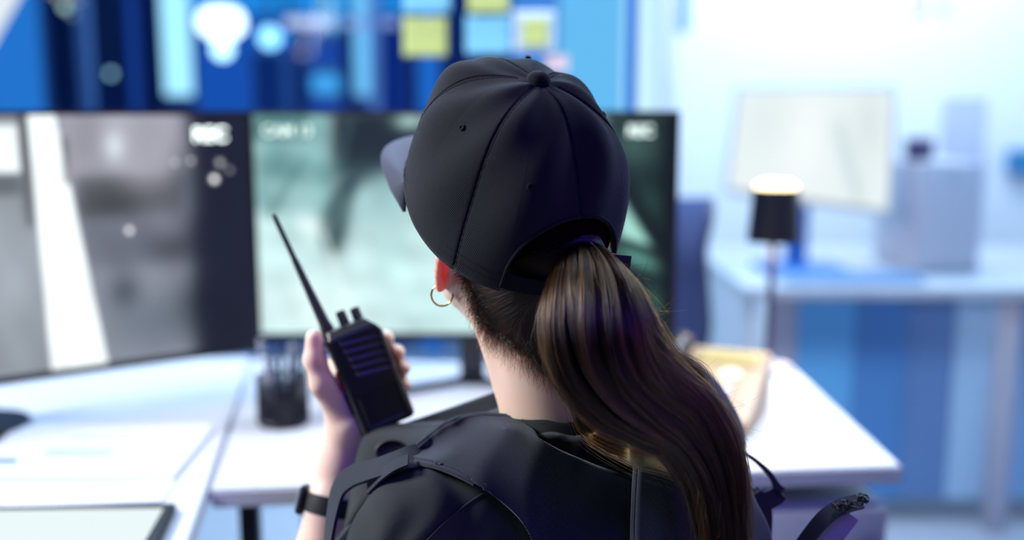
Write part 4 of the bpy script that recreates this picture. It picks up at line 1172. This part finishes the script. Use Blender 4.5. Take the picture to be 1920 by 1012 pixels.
# content is laid out in units of the visible picture: left feed 0..960 wide (0 = left end), right feed 475..1268
def paint_left(q, t):
    # q along the screen (0 left end .. 1 right end) -> x as it appears; t downwards
    qq = 1 - q; x = 960 + FPX * (-.426 - .583 * qq) / (1.64 - .42 * qq); y = 212 + 440 * t
    P = Paint(x, y, (150, 155, 165))
    P.rect(-900, 62, 0, 900, (150, 156, 162), 10)
    P.rect(130, 380, 0, 318, (172, 172, 182), 14); P.blob(170, 250, 40, 60, (150, 150, 158), .7); P.blob(228, 268, 20, 26, (215, 225, 230), .9)
    P.rect(150, 350, 318, 395, (104, 106, 112), 26); P.blob(300, 300, 60, 45, (172, 170, 180), .8); P.blob(215, 370, 60, 30, (80, 82, 84), .8)
    P.rect(150, 400, 395, 480, (120, 124, 136), 34); P.blob(230, 530, 34, 40, (82, 88, 98), .9); P.blob(330, 450, 60, 30, (84, 88, 94), .8); P.blob(320, 400, 40, 30, (130, 132, 142), .7)
    P.blob(290, 590, 110, 60, (118, 128, 140), .8); P.blob(380, 560, 60, 60, (72, 80, 88), .8)
    P.rect(362, 560, 0, 900, (32, 38, 58), 34, .98, ) ; P.blob(350, 330, 26, 60, (84, 90, 100), .6); P.blob(420, 600, 60, 60, (34, 40, 56), .5)
    P.rect(-30, 47, 228, 308, (236, 242, 244), 6); P.rect(46, 64, 200, 400, (84, 86, 90), 10, .8); P.rect(-40, 44, 310, 345, (96, 100, 104), 12, .8)
    P.blob(10, 470, 70, 100, (176, 184, 192), .7)
    P.tri([(66, 205), (118, 205), (196, 700), (78, 720)], (246, 253, 253), 5); P.tri([(100, 560), (104, 560), (112, 720), (106, 720)], (210, 225, 230), 4, .7)
    P.rect(126, 138, 250, 330, (60, 64, 68), 6, .6)
    C = 1.06 * P.C * (1 + .06 * noise2(x, y, 90, 3))[..., None] * (1 + .06 * np.sin(y * 2 * math.pi / 7.0))[..., None]
    for (cx, cy, r_, v) in ((246, 416, 5, 1.3), (412, 330, 5, 2.2), (424, 300, 5, .9), (441, 314, 4, .6), (340, 297, 4, .6), (370, 295, 4, .9)):
        C += (np.exp(-(((x - cx) / r_) ** 2 + ((y - cy) / r_) ** 2)) * v)[..., None]
    return np.clip(C * 1.05, 0, 3) ** 1.25
def paint_right(q, t):
    x = 478 + (1266 - 478) * q; y = 212 + 436 * t
    P = Paint(x, y, (206, 230, 230))
    P.rect(470, 620, 200, 268, (98, 142, 142), 20); P.rect(470, 625, 268, 400, (140, 178, 180), 30); P.rect(580, 618, 205, 420, (160, 200, 200), 12, .7)
    P.rect(622, 800, 200, 330, (42, 58, 72), 22); P.blob(700, 330, 60, 30, (56, 78, 86), .8); P.blob(770, 225, 26, 16, (190, 220, 215), .9)
    P.rect(690, 1168, 330, 400, (150, 185, 185), 40, .8); P.blob(790, 262, 60, 26, (50, 66, 80), .6)
    P.tri([(640, 330), (690, 330), (655, 420), (640, 490), (605, 480), (590, 430)], (66, 98, 100), 16, .9); P.blob(632, 440, 26, 48, (52, 76, 80), .8, 15)
    P.tri([(500, 330), (600, 350), (575, 460), (520, 460)], (180, 212, 212), 22, .7); P.tri([(530, 300), (640, 300), (600, 440), (580, 330)], (110, 150, 152), 18, .55)
    P.tri([(600, 440), (608, 440), (640, 560), (632, 560)], (235, 248, 248), 6, .6); P.blob(700, 400, 60, 50, (160, 195, 198), .6)
    P.blob(600, 590, 140, 60, (226, 244, 244), .8); P.blob(790, 560, 110, 100, (200, 228, 228), .7)
    P.rect(1130, 1400, 200, 700, (34, 54, 58), 24, 1); P.blob(1190, 270, 46, 40, (92, 122, 118), .8); P.tri([(1168, 375), (1225, 470), (1165, 450)], (176, 222, 212), 10, .95)
    P.tri([(1175, 350), (1190, 345), (1262, 470), (1240, 480)], (16, 30, 36), 12, .9); P.blob(1200, 495, 44, 14, (120, 172, 160), .9, 25); P.blob(1236, 590, 24, 36, (78, 116, 108), .8); P.blob(1225, 380, 24, 60, (62, 92, 88), .6, -30)
    P.rect(1244, 1290, 200, 700, (22, 32, 38), 16, .8)
    P.tri([(560, 300), (580, 296), (505, 420), (490, 410)], (110, 150, 150), 12, .6); P.blob(660, 340, 22, 50, (60, 86, 92), .8, 30); P.blob(735, 470, 30, 60, (180, 212, 212), .6, 20); P.tri([(655, 215), (668, 215), (640, 330), (628, 330)], (80, 110, 114), 8, .6); P.blob(520, 300, 22, 50, (120, 162, 164), .7); P.blob(575, 430, 30, 22, (232, 246, 246), .7)
    C = P.C * (1 + .10 * noise2(x, y, 110, 5))[..., None]
    return np.clip(C * 1.06, 0, 3) ** 1.3
monitor('left', -1.009, 1.22, -.426, 1.64, .832, 1.232, .014, paint_left,
        [('REC', 1 - .093, .078, .030, (240, 255, 252), 3.0)], .40, 'left monitor, angled, showing grey camera footage with a white streak', 1.0, 'security monitors')
mr = pt(474, 430, 1.69)[0]; mrr = pt(1270, 430, 1.69)[0]
def qx(px): return (px - 474) / (1270 - 474)
monitor('right', mr, 1.69, mrr, 1.69, .838, 1.232, .006, paint_right,
        [('CAM 13', qx(545), .068, .024, (225, 248, 243), 1.5), ('REC', qx(1197), .068, .024, (225, 245, 240), 1.9)], qx(882), 'right monitor behind the cap, showing teal-tinted camera footage', 1.0, 'security monitors', 0)

# ------------------------------------------------------------------ pen cup
pcc = D(532, 793); pcup = empty('pen_cup', pcc, 'black mesh pen cup full of pens in front of the right monitor', 'pen cup')
r_ = .0395; mb = MB()
mb.lathe(pcc, [(.0001, .001), (r_ * .97, .001), (r_, .004), (r_, .012)], 36)
for k_ in range(44):
    a0 = k_ / 44 * 2 * math.pi
    for sg in (-1, 1): mb.tube([pcc + [r_ * math.cos(a0 + sg * t), r_ * math.sin(a0 + sg * t), .010 + t * .0525] for t in np.linspace(0, 1.25, 10)], .0009, 4)
for zz in (.010, .0756):
    mb.tube([pcc + [r_ * math.cos(a), r_ * math.sin(a), zz] for a in np.linspace(0, 2 * math.pi, 41)], .0022, 6, caps=False)
mb.lathe(pcc, [(r_ * .99, .010), (r_ * .985, .045)], 36)
mb.build('cup', M['blackm'], pcup)
pens = [(-.018, .004, 'black pen', M['black']), (-.006, -.012, 'blue pen', M['navyp']), (.008, .010, 'grey pencil', M['alu']), (.018, -.004, 'dark blue pen', M['navyp']), (-.014, -.012, 'grey marker', M['greywhite']), (.012, .016, 'black pen', M['black']), (.0, .0, 'navy marker', M['navyp']), (-.022, .012, 'grey pen', M['alu']), (.023, .008, 'black marker', M['black'])]
plab = ['black pen leaning furthest left in the pen cup', 'blue pen at the front left of the pen cup', 'grey pencil in the middle of the pen cup', 'dark blue pen near the front right of the pen cup', 'pale grey marker at the front of the pen cup', 'black pen at the back right of the pen cup', 'navy marker in the centre of the pen cup', 'metal pen at the back left of the pen cup', 'black marker leaning furthest right in the pen cup']
for k_, (dx, dy, nm, m_) in enumerate(pens):
    b0 = pcc + [dx * .5, dy * .5, .006]; tp = pcc + [dx * 1.7, dy * 1.6, .110 + .007 * ((k_ * 37) % 4)]
    mb = MB(); dd = (tp - b0); mb.tube([b0, b0 + dd * .08, b0 + dd * .8, b0 + dd * .82, b0 + dd * .99, tp], [.001, .0038, .0040, .0046, .0044, .003], 10)
    tag(mb.build('marker' if 'marker' in nm else ('pencil' if 'pencil' in nm else 'pen'), m_), plab[k_], 'pen', 'pens in the pen cup')

# ------------------------------------------------------------------ lamp on the desk
lb = D(1438, 694); lx, ly = lb[0], lb[1]
lamp = empty('desk_lamp', (lx, ly, DZ), 'black table lamp with tapered shade and thin stem, glowing at the top', 'lamp')
zt_ = pt(1450, 352, ly)[2]; zb_ = pt(1450, 452, ly)[2]; rt_ = 42 * ly / FPX; rbm = 50 * ly / FPX
mb = MB(); mb.lathe((lx, ly, DZ), [(.0001, 0), (.045, 0), (.046, .004), (.044, .010), (.008, .013), (.006, .02)], 40); mb.build('lamp_base', pmat('lamp_base_paint', (.55, .52, .58), .4), lamp)
mb = MB(); mb.tube([(lx, ly, DZ + .015), (lx + .002, ly, zb_ + .03)], .0062, 14); mb.build('pole', pmat('lamp_pole', (.10, .08, .14), .35, .5), lamp)
mb = MB(); mb.lathe((lx + .003, ly, 0), [(rbm, zb_), (rt_, zt_), (rt_ - .002, zt_), (rbm - .002, zb_), (rbm, zb_)], 48); mb.build('lamp_shade', pmat('black_shade', (.02, .02, .028), .32), lamp)
mb = MB(); mb.lathe((lx + .003, ly, 0), [(.0001, zt_ + .014), (rt_ * .6, zt_ + .012), (rt_ * .93, zt_ + .004), (rt_ * .96, zt_ - .006), (.0001, zt_ - .010)], 40); mb.build('diffuser', emis('lamp_glow', (1.0, .80, .50), 5.0), lamp)
mb = MB(); mb.lathe((lx + .003, ly, 0), [(.0001, zb_ + .012), (rbm * .85, zb_ + .012)], 40); mb.build('lower_diffuser', emis('lamp_glow_low', (1.0, .72, .38), 14.0), lamp)

# ------------------------------------------------------------------ telephone
pf = D(1392, 822); pb_ = D(1365, 715); tcn = D(1398, 765)
ta = (pb_ - pf); 
ph = empty('telephone', (tcn[0], tcn[1], DZ), 'beige desk telephone with black handset beside the lamp', 'telephone')
a1 = R(-25); tx = np.array([math.cos(a1), math.sin(a1), 0]); ty = np.array([-math.sin(a1), math.cos(a1), 0])
slope = R(24); tyu = ty * math.cos(slope) + np.array([0, 0, 1]) * math.sin(slope); tn = np.cross(tx, tyu)
PM = np.stack([tx, tyu, tn], 1); pcr = D(1402, 826); tc_ = pcr - tx * .080 + ty * .085; tc_[2] = DZ + .052
def ph_(x, y, n): return tc_ + tx * x + tyu * y + tn * n
mb = MB(); mb.box(ph_(0, 0, 0), (.165, .185, .022), PM, .008)
bw = [ph_(-.08, -.088, -.010), ph_(.08, -.088, -.010), ph_(.08, .088, -.010), ph_(-.08, .088, -.010)]
bwb = [np.array([p[0], p[1], DZ + .001]) for p in bw]
mb.add(bw + bwb, [(0, 1, 5, 4), (1, 2, 6, 5), (2, 3, 7, 6), (3, 0, 4, 7), (4, 5, 6, 7)]); mb.build('phone_body', M['beige'], ph)
mb = MB(); mb.box(ph_(.018, .062, .0125), (.105, .036, .004), PM, .002); tag(mb.build('display', pmat('phone_display', (.42, .34, .14), .2), ph), 'amber display strip')
mb = MB(); mb.lathe(ph_(.030, .018, .010), [(.0001, .007), (.014, .006), (.017, .003), (.018, 0)], 28, PM); tag(mb.build('dial_button', M['cream'], ph), 'round cream button')
for i in range(3):
    for j in range(4):
        mb = MB(); mb.box(ph_(-.002 + .021 * i - .008, -.020 - .018 * j, .013), (.015, .011, .006), PM, .002); mb.build('key', M['greywhite'], ph)
hp = [ph_(-.060, y, .020 + .016 * (1 - (y / .09) ** 2)) for y in np.linspace(-.088, .088, 14)]
mb = MB(); mb.tube(hp, [.012, .019, .020, .016, .012, .011, .0105, .0105, .011, .012, .016, .020, .019, .012], 16); mb.build('handset', M['black'], ph)
cb_ = []
for t in np.linspace(0, 1, 220):
    base = ph_(-.085, -.07 + .1 * t, -.02) * 1.0; base[2] = DZ + .012; cb_.append(base + np.array([-.02 * math.sin(t * 3.1), 0, 0]) + .006 * (math.cos(t * 120) * np.array([1, 0, 0]) + math.sin(t * 120) * np.array([0, 0, 1])))
mb = MB(); mb.tube(cb_, .0015, 6); mb.build('cord', M['black'], ph)

#==BACK==
# ------------------------------------------------------------------ office chair behind the desk
chx = pt(1300, 500, 2.35); ch = empty('office_chair', (chx[0] - .06, 2.45, 0), 'dark blue office chair behind the right monitor', 'chair')
def cpx(px, py, Yd=2.35): return pt(px, py, Yd)
G5 = []
for (py, l, r_, dY) in ((378, 1120, 1332, .05), (410, 1112, 1330, .02), (470, 1108, 1318, 0), (540, 1105, 1322, 0), (610, 1110, 1326, -.01), (660, 1125, 1318, -.02)):
    G5.append([cpx(l + (r_ - l) * t, py + (14 if py < 400 else 0) * (1 - abs(t * 2 - 1) ** 2) * 0 + (8 * (1 - t) if py < 400 else 0), 2.35 + dY + .05 * (1 - (2 * t - 1) ** 2)) for t in np.linspace(0, 1, 7)])
Rr = [catmull(r, 24) for r in G5]; G6 = np.stack([catmull([Rr[k][j] for k in range(6)], 26) for j in range(24)], 1)
mb = MB(); mb.grid(G6); cbk = mb.build('backrest', M['chair'], ch); cbk.modifiers.new('t', 'SOLIDIFY').thickness = .02
mb = MB(); loop = np.concatenate([G6[0], G6[1:, -1], G6[-1, ::-1][1:], G6[::-1, 0][1:]]); mb.tube(loop, .012, 8, caps=False); mb.build('back_frame', M['navyp'], ch)
ccx = G6[:, 12].mean(0)
mb = MB(); mb.box((ccx[0], 2.62, .47), (.48, .46, .07), None, .03); mb.build('seat', M['chair'], ch)
mb = MB(); mb.tube([(ccx[0], 2.40, .80), (ccx[0], 2.38, .5), (ccx[0], 2.52, .42)], .018, 8); mb.build('back_support', M['navyp'], ch)
mb = MB(); mb.tube([(ccx[0], 2.62, .44), (ccx[0], 2.62, .09)], .025, 12); mb.build('gas_column', M['navyp'], ch)
for k_ in range(5):
    a = k_ * 2 * math.pi / 5 + .3; e2_ = np.array([ccx[0] + .27 * math.cos(a), 2.62 + .27 * math.sin(a), .06])
    mb = MB(); mb.tube([(ccx[0], 2.62, .10), e2_ + [0, 0, .01]], [.02, .012], 8); lg = mb.build('base_arm', M['navyp'], ch)
    mb = MB(); mb.lathe(e2_ - [0.0, 0, .033], [(.0001, -.012), (.024, -.012), (.026, 0), (.024, .012), (.0001, .012)], 16, np.stack([[0, math.cos(a), math.sin(a)][::1], [0, 0, 1], [1, 0, 0]], 1) if False else np.array([[0, 0, 1.], [1, 0, 0], [0, 1, 0]])); mb.build('caster', M['black'], lg)

# ------------------------------------------------------------------ rear desk with its things
RZ = .74; rl = pt(1395, 548, 2.85)[0]
rd = empty('rear_desk', (rl + .7, 3.2, 0), 'long white desk near the white back wall', 'desk')
yf = ptz(1600, 541, RZ)[1]; yb = ptz(1600, 462, RZ)[1]; xl = ptz(1400, 541, RZ)[0]
XR = 2.4
prism([(xl, yf), (XR, yf), (XR, yb), (xl, yb)], RZ - .028, RZ, 'desktop', M['desk'], rd)
quadbox('side_panel', xl + .01, xl + .035, yf + .03, yb - .02, 0, RZ - .028, M['greywhite'], rd)
quadbox('side_panel', XR - .04, XR - .01, yf + .03, yb - .02, 0, RZ - .028, M['greywhite'], rd)
px_ = pt(1878, 800, yf + .06)[0]
mb = MB(); mb.box((px_, yf + .06, (RZ - .03) / 2), (.055, .05, RZ - .03), None, .006); tag(mb.build('leg', M['lilac'], rd), 'mauve-grey square leg')
frost = pmat('frosted_blue_acrylic', (.12, .38, .78), .35); frost.node_tree.nodes['Principled BSDF'].inputs['Transmission Weight'].default_value = .35
frost.node_tree.nodes['Principled BSDF'].inputs['Roughness'].default_value = .5
xs = [pt(p, 700, yf + .1)[0] for p in (1440, 1492, 1600, 1700, 1788, 1862)]
for k_, (xa, xb, m_) in enumerate(zip(xs[:-1], xs[1:], [M['lilac'], pmat('cyan_streak_panel', (.16, .52, .86), .5), pmat('mid_blue_panel', (.10, .30, .62), .5), pmat('slate_blue_panel', (.16, .30, .55), .5), pmat('pale_streak_panel', (.50, .74, .92), .5)])):  # bright light streaks on the panel are put into the section colours
    quadbox('modesty_panel', xa, xb - .004, yf + .10, yf + .115, .08, RZ - .03, m_, rd)
quadbox('modesty_panel', px_ + .03, XR - .05, yf + .10, yf + .115, .08, RZ - .03, pmat('light_blue_panel', (.35, .60, .88), .5), rd)
# computer monitor on the rear desk
def flat_quad_slab(P, th, name, mat, parent):
    P = [np.asarray(p, float) for p in P]; n = np.cross(P[1] - P[0], P[3] - P[0]); n /= np.linalg.norm(n)
    if n[1] < 0: n = -n
    v = P + [p + n * th for p in P]
    return mesh_obj(name, v, [(0, 1, 2, 3), (7, 6, 5, 4), (0, 4, 5, 1), (1, 5, 6, 2), (2, 6, 7, 3), (3, 7, 4, 0)], mat, parent, False), n
bl = pt(1364, 352, 3.20); br = pt(1660, 392, 2.98)
hgt = .50; tilt_ = np.array([0.0, .06, hgt]); 
tlp = pt(1384, 170, 3.24); trp = pt(1672, 168, 3.04)
om = empty('office_monitor', ((bl[0] + br[0]) / 2, 3.1, RZ), 'desktop screen on the rear desk showing a bright pale picture', 'monitor')
flat_quad_slab([bl + [-.015, 0, -.02], br + [.015, 0, -.02], trp + [.015, 0, .012], tlp + [-.012, 0, .012]], .03, 'housing', pmat('pale_bezel', (.55, .60, .62), .5), om)
NX, NZ = 60, 40; V = np.array([[(bl * (1 - q) + br * q) * (1 - t) + (tlp * (1 - q) + trp * q) * t + [0, -.016, 0] for q in np.linspace(0, 1, NX)] for t in np.linspace(1, 0, NZ)])
mb = MB(); mb.grid(V); sc = mb.build('screen', screen_mat('rear_screen', 1.0), om, auto=False)
qv, tv_ = np.meshgrid(np.linspace(0, 1, NX), np.linspace(0, 1, NZ)); P = Paint(qv * 290, tv_ * 200, (234, 244, 244))
P.tri([(180, 60), (200, 50), (250, 190), (235, 200)], (190, 212, 216), 20, .8); P.blob(130, 90, 50, 90, (250, 255, 254), .8); P.blob(250, 60, 30, 60, (214, 226, 226), .7); P.blob(60, 60, 50, 60, (226, 238, 238), .8)
at_ = sc.data.color_attributes.new('feed', 'FLOAT_COLOR', 'POINT'); at_.data.foreach_set('color', np.concatenate([P.C.reshape(-1, 3), np.ones((NX * NZ, 1))], 1).astype(np.float32).ravel())
mc = (bl + br) / 2 + [0, .04, 0]
mb = MB(); mb.box((mc[0], mc[1] + .02, (RZ + mc[2] + .08) / 2), (.07, .03, mc[2] + .08 - RZ), None, .008); mb.build('stand_neck', M['postblue'], om)
mb = MB(); mb.box((mc[0], mc[1] - .03, RZ + .008), (.26, .20, .014), None, .005); mb.build('stand_base', M['postblue'], om)
kb = empty('keyboard', (mc[0] + .08, yf + .12, RZ), 'blue keyboard in front of the rear desktop screen', 'keyboard')
mb = MB(); mb.box((mc[0] + .08, yf + .12, RZ + .009), (.40, .13, .016), None, .005); mb.build('keyboard_body', pmat('blue_grey_keys', (.25, .42, .62), .5), kb)
mb = MB()
for i in range(14):
    for j in range(4): mb.box((mc[0] + .08 - .18 + i * .0275, yf + .075 + j * .03, RZ + .020), (.022, .022, .006))
mb.build('keys', pmat('blue_keycaps', (.18, .34, .58), .5), kb)
# file box, bin and small things on the rear desk
def pbox(name, px0, px1, py0, py1, Yd, dep, mat, lab, cat, bev=.008, z0=None, parts=None):
    a = pt(px0, py1, Yd); b = pt(px1, py0, Yd); zb2 = a[2] if z0 is None else z0
    e = empty(name, ((a[0] + b[0]) / 2, Yd + dep / 2, zb2), lab, cat)
    quadbox('case', a[0], b[0], Yd, Yd + dep, zb2, b[2], mat, e, bev)
    return e, a, b, zb2
e, a, b, z0 = pbox('computer_tower', 1712, 1850, 304, 495, 3.02, .34, M['lilac'], 'lilac-grey computer tower standing on the rear desk', 'computer', z0=RZ + .001)
quadbox('front_panel', a[0] + .012, b[0] - .012, 3.012, 3.02, z0 + .02, b[2] - .02, pmat('tower_front', (.55, .54, .61), .5), e, .003)
mb = MB(); mb.lathe(((a[0] + b[0]) / 2, 3.012, b[2] - .035), [(.0001, .004), (.007, .003), (.008, 0)], 16, np.array([[1, 0, 0], [0, 0, -1], [0, 1, 0.]])); mb.build('power_button', M['alu'], e)
mb = MB(); c = pt(1733, 284, 3.08); zt2 = b[2]
tz = zt2 + .002
o = empty('desk_clock', (c[0], 3.12, tz), 'small dark purple clock on top of the computer tower', 'clock')
mb.box((c[0], 3.12, tz + .034), (.076, .05, .068), None, .01); mb.build('clock_case', pmat('dark_purple_plastic', (.07, .05, .13), .5), o)
mb = MB(); mb.box((c[0], 3.094, tz + .031), (.048, .003, .044), None, .001); mb.build('clock_face', pmat('dim_face', (.12, .10, .2), .3), o)
# things on the back wall
def wallcard(px0, px1, py0, py1, mat, name, lab, cat, th=.004, grp=None, Yd=BWY - .006):
    a = pt(px0, py1, Yd); b = pt(px1, py0, Yd); o = quadbox(name, a[0], b[0], BWY - .002 - th, BWY - .002, a[2], b[2], mat); return tag(o, lab, cat, grp)
wallcard(1762, 1852, 182, 300, pmat('pale_periwinkle_paper', (.52, .56, .74), .8), 'poster', 'pale periwinkle poster on the wall above the computer tower', 'poster')
wallcard(1705, 1745, -60, 28, pmat('faded_pink_paper', (.62, .50, .52), .8), 'wall_paper', 'faded pink paper pinned at the top right of the wall', 'paper', grp='papers pinned high on the wall')
wallcard(1752, 1790, -60, 26, pmat('faded_grey_paper', (.66, .60, .64), .8), 'wall_paper', 'faded grey paper between the pink paper and the orange note', 'paper', grp='papers pinned high on the wall')
wallcard(1796, 1814, -20, 16, M['orange'], 'sticky_note', 'small orange note at the top right of the white wall', 'note', grp='papers pinned high on the wall')
wallcard(1886, 1960, 280, 325, pmat('teal_blue_plastic', (.03, .22, .45), .5), 'wall_phone', 'teal-blue intercom box on the wall at the right edge', 'intercom', .05)
wallcard(1270, 1295, -20, 60, pmat('slate_blue_paper', (.18, .34, .50), .7), 'pennant', 'slate blue card on the wall right of the glass', 'card')
quadbox('outlet_plate', pt(1806, 870, BWY - .01)[0], pt(1830, 870, BWY - .01)[0], BWY - .02, BWY - .001, .3, .4, M['greywhite'])
tag(bpy.data.objects['outlet_plate'], 'small socket plate low on the back wall behind the rear desk', 'socket')

#==LIGHT==
# ------------------------------------------------------------------ lights
def area(name, loc, target, size, power, col, sy=None):
    l = bpy.data.lights.new(name, 'AREA'); l.energy = power; l.color = col; l.size = size
    if sy: l.shape = 'RECTANGLE'; l.size_y = sy
    o = bpy.data.objects.new(name, l); COL.objects.link(o); o.location = loc
    d = Vector(target) - Vector(loc); o.rotation_euler = d.to_track_quat('-Z', 'Y').to_euler(); return o
area('key_light_left', (-1.40, .93, 1.80), (0, .93, 1.0), .45, 47, (.96, .98, 1))  # unseen key light at her left, well below the ceiling
area('front_fill_light', (-.75, 2.0, 2.5), (-.2, 1.5, .8), .8, 15, (.84, .90, 1))  # added from front-left to light her face side, ear, hand and desk
area('desk_fill_light', (.9, 1.75, 2.6), (.5, 1.75, .7), .5, 15, (.92, .93, 1)).data.spread = R(80)  # added to brighten the right desk, beam narrowed to miss her
area('violet_light', (.35, -.15, 2.2), (.03, .85, 1.1), .4, 9.0, (.11, .07, 1))  # unseen violet light, above and behind the camera
area('purple_hair_light', (1.2, .35, 1.5), (.12, .82, 1.0), .3, .42, (.48, .13, 1)).data.spread = R(50)  # added purple light, narrow beam aimed at the hair
area('back_wall_wash', (1.3, 3.4, 2.65), (1.3, 4.1, 1.7), 1.2, 33, (.88, .94, 1), .4)
area('blue_room_light', (1.6, 2.4, 2.6), (1.4, 3.2, .4), 1.6, 42, (.25, .60, 1))
area('blue_floor_light', (-.6, 3.1, 2.6), (-.6, 2.7, 0), 1.4, 60, (.30, .66, 1))  # added to turn the floor behind the glass board light blue
area('next_room_light', (-1.0, 5.4, 2.7), (-1.0, 5.8, .5), 1.6, 30, (.1, .35, 1))
pl_ = bpy.data.lights.new('lamp_bulb', 'POINT'); pl_.energy = 2.2; pl_.color = (1, .62, .25); pl_.shadow_soft_size = .02
po = bpy.data.objects.new('lamp_bulb', pl_); COL.objects.link(po); po.location = (lx, ly, zb_ - .012)
w = bpy.data.worlds.new('world'); scene.world = w; w.use_nodes = True
w.node_tree.nodes['Background'].inputs[0].default_value = (.25, .45, 1, 1); w.node_tree.nodes['Background'].inputs[1].default_value = .05

# ------------------------------------------------------------------ camera
cam = bpy.data.cameras.new('camera'); cam.sensor_width = 36; cam.lens = 36 * FPX / 1920
co = bpy.data.objects.new('camera', cam); COL.objects.link(co); co.location = Vector(CAM); co.rotation_euler = (R(90) - PITCH, 0, 0)
cam.dof.use_dof = True; cam.dof.focus_distance = .83; cam.dof.aperture_fstop = 1.5
cam.clip_start = .02
scene.camera = co
vs = scene.view_settings; vs.view_transform = 'Standard'; vs.look = 'None'; vs.gamma = 1; vs.exposure = 0; vs.use_curve_mapping = False
scene.cycles.use_denoising = True
scene.cycles.sample_clamp_indirect = 6
scene.cycles.max_bounces = 8; scene.cycles.transparent_max_bounces = 16
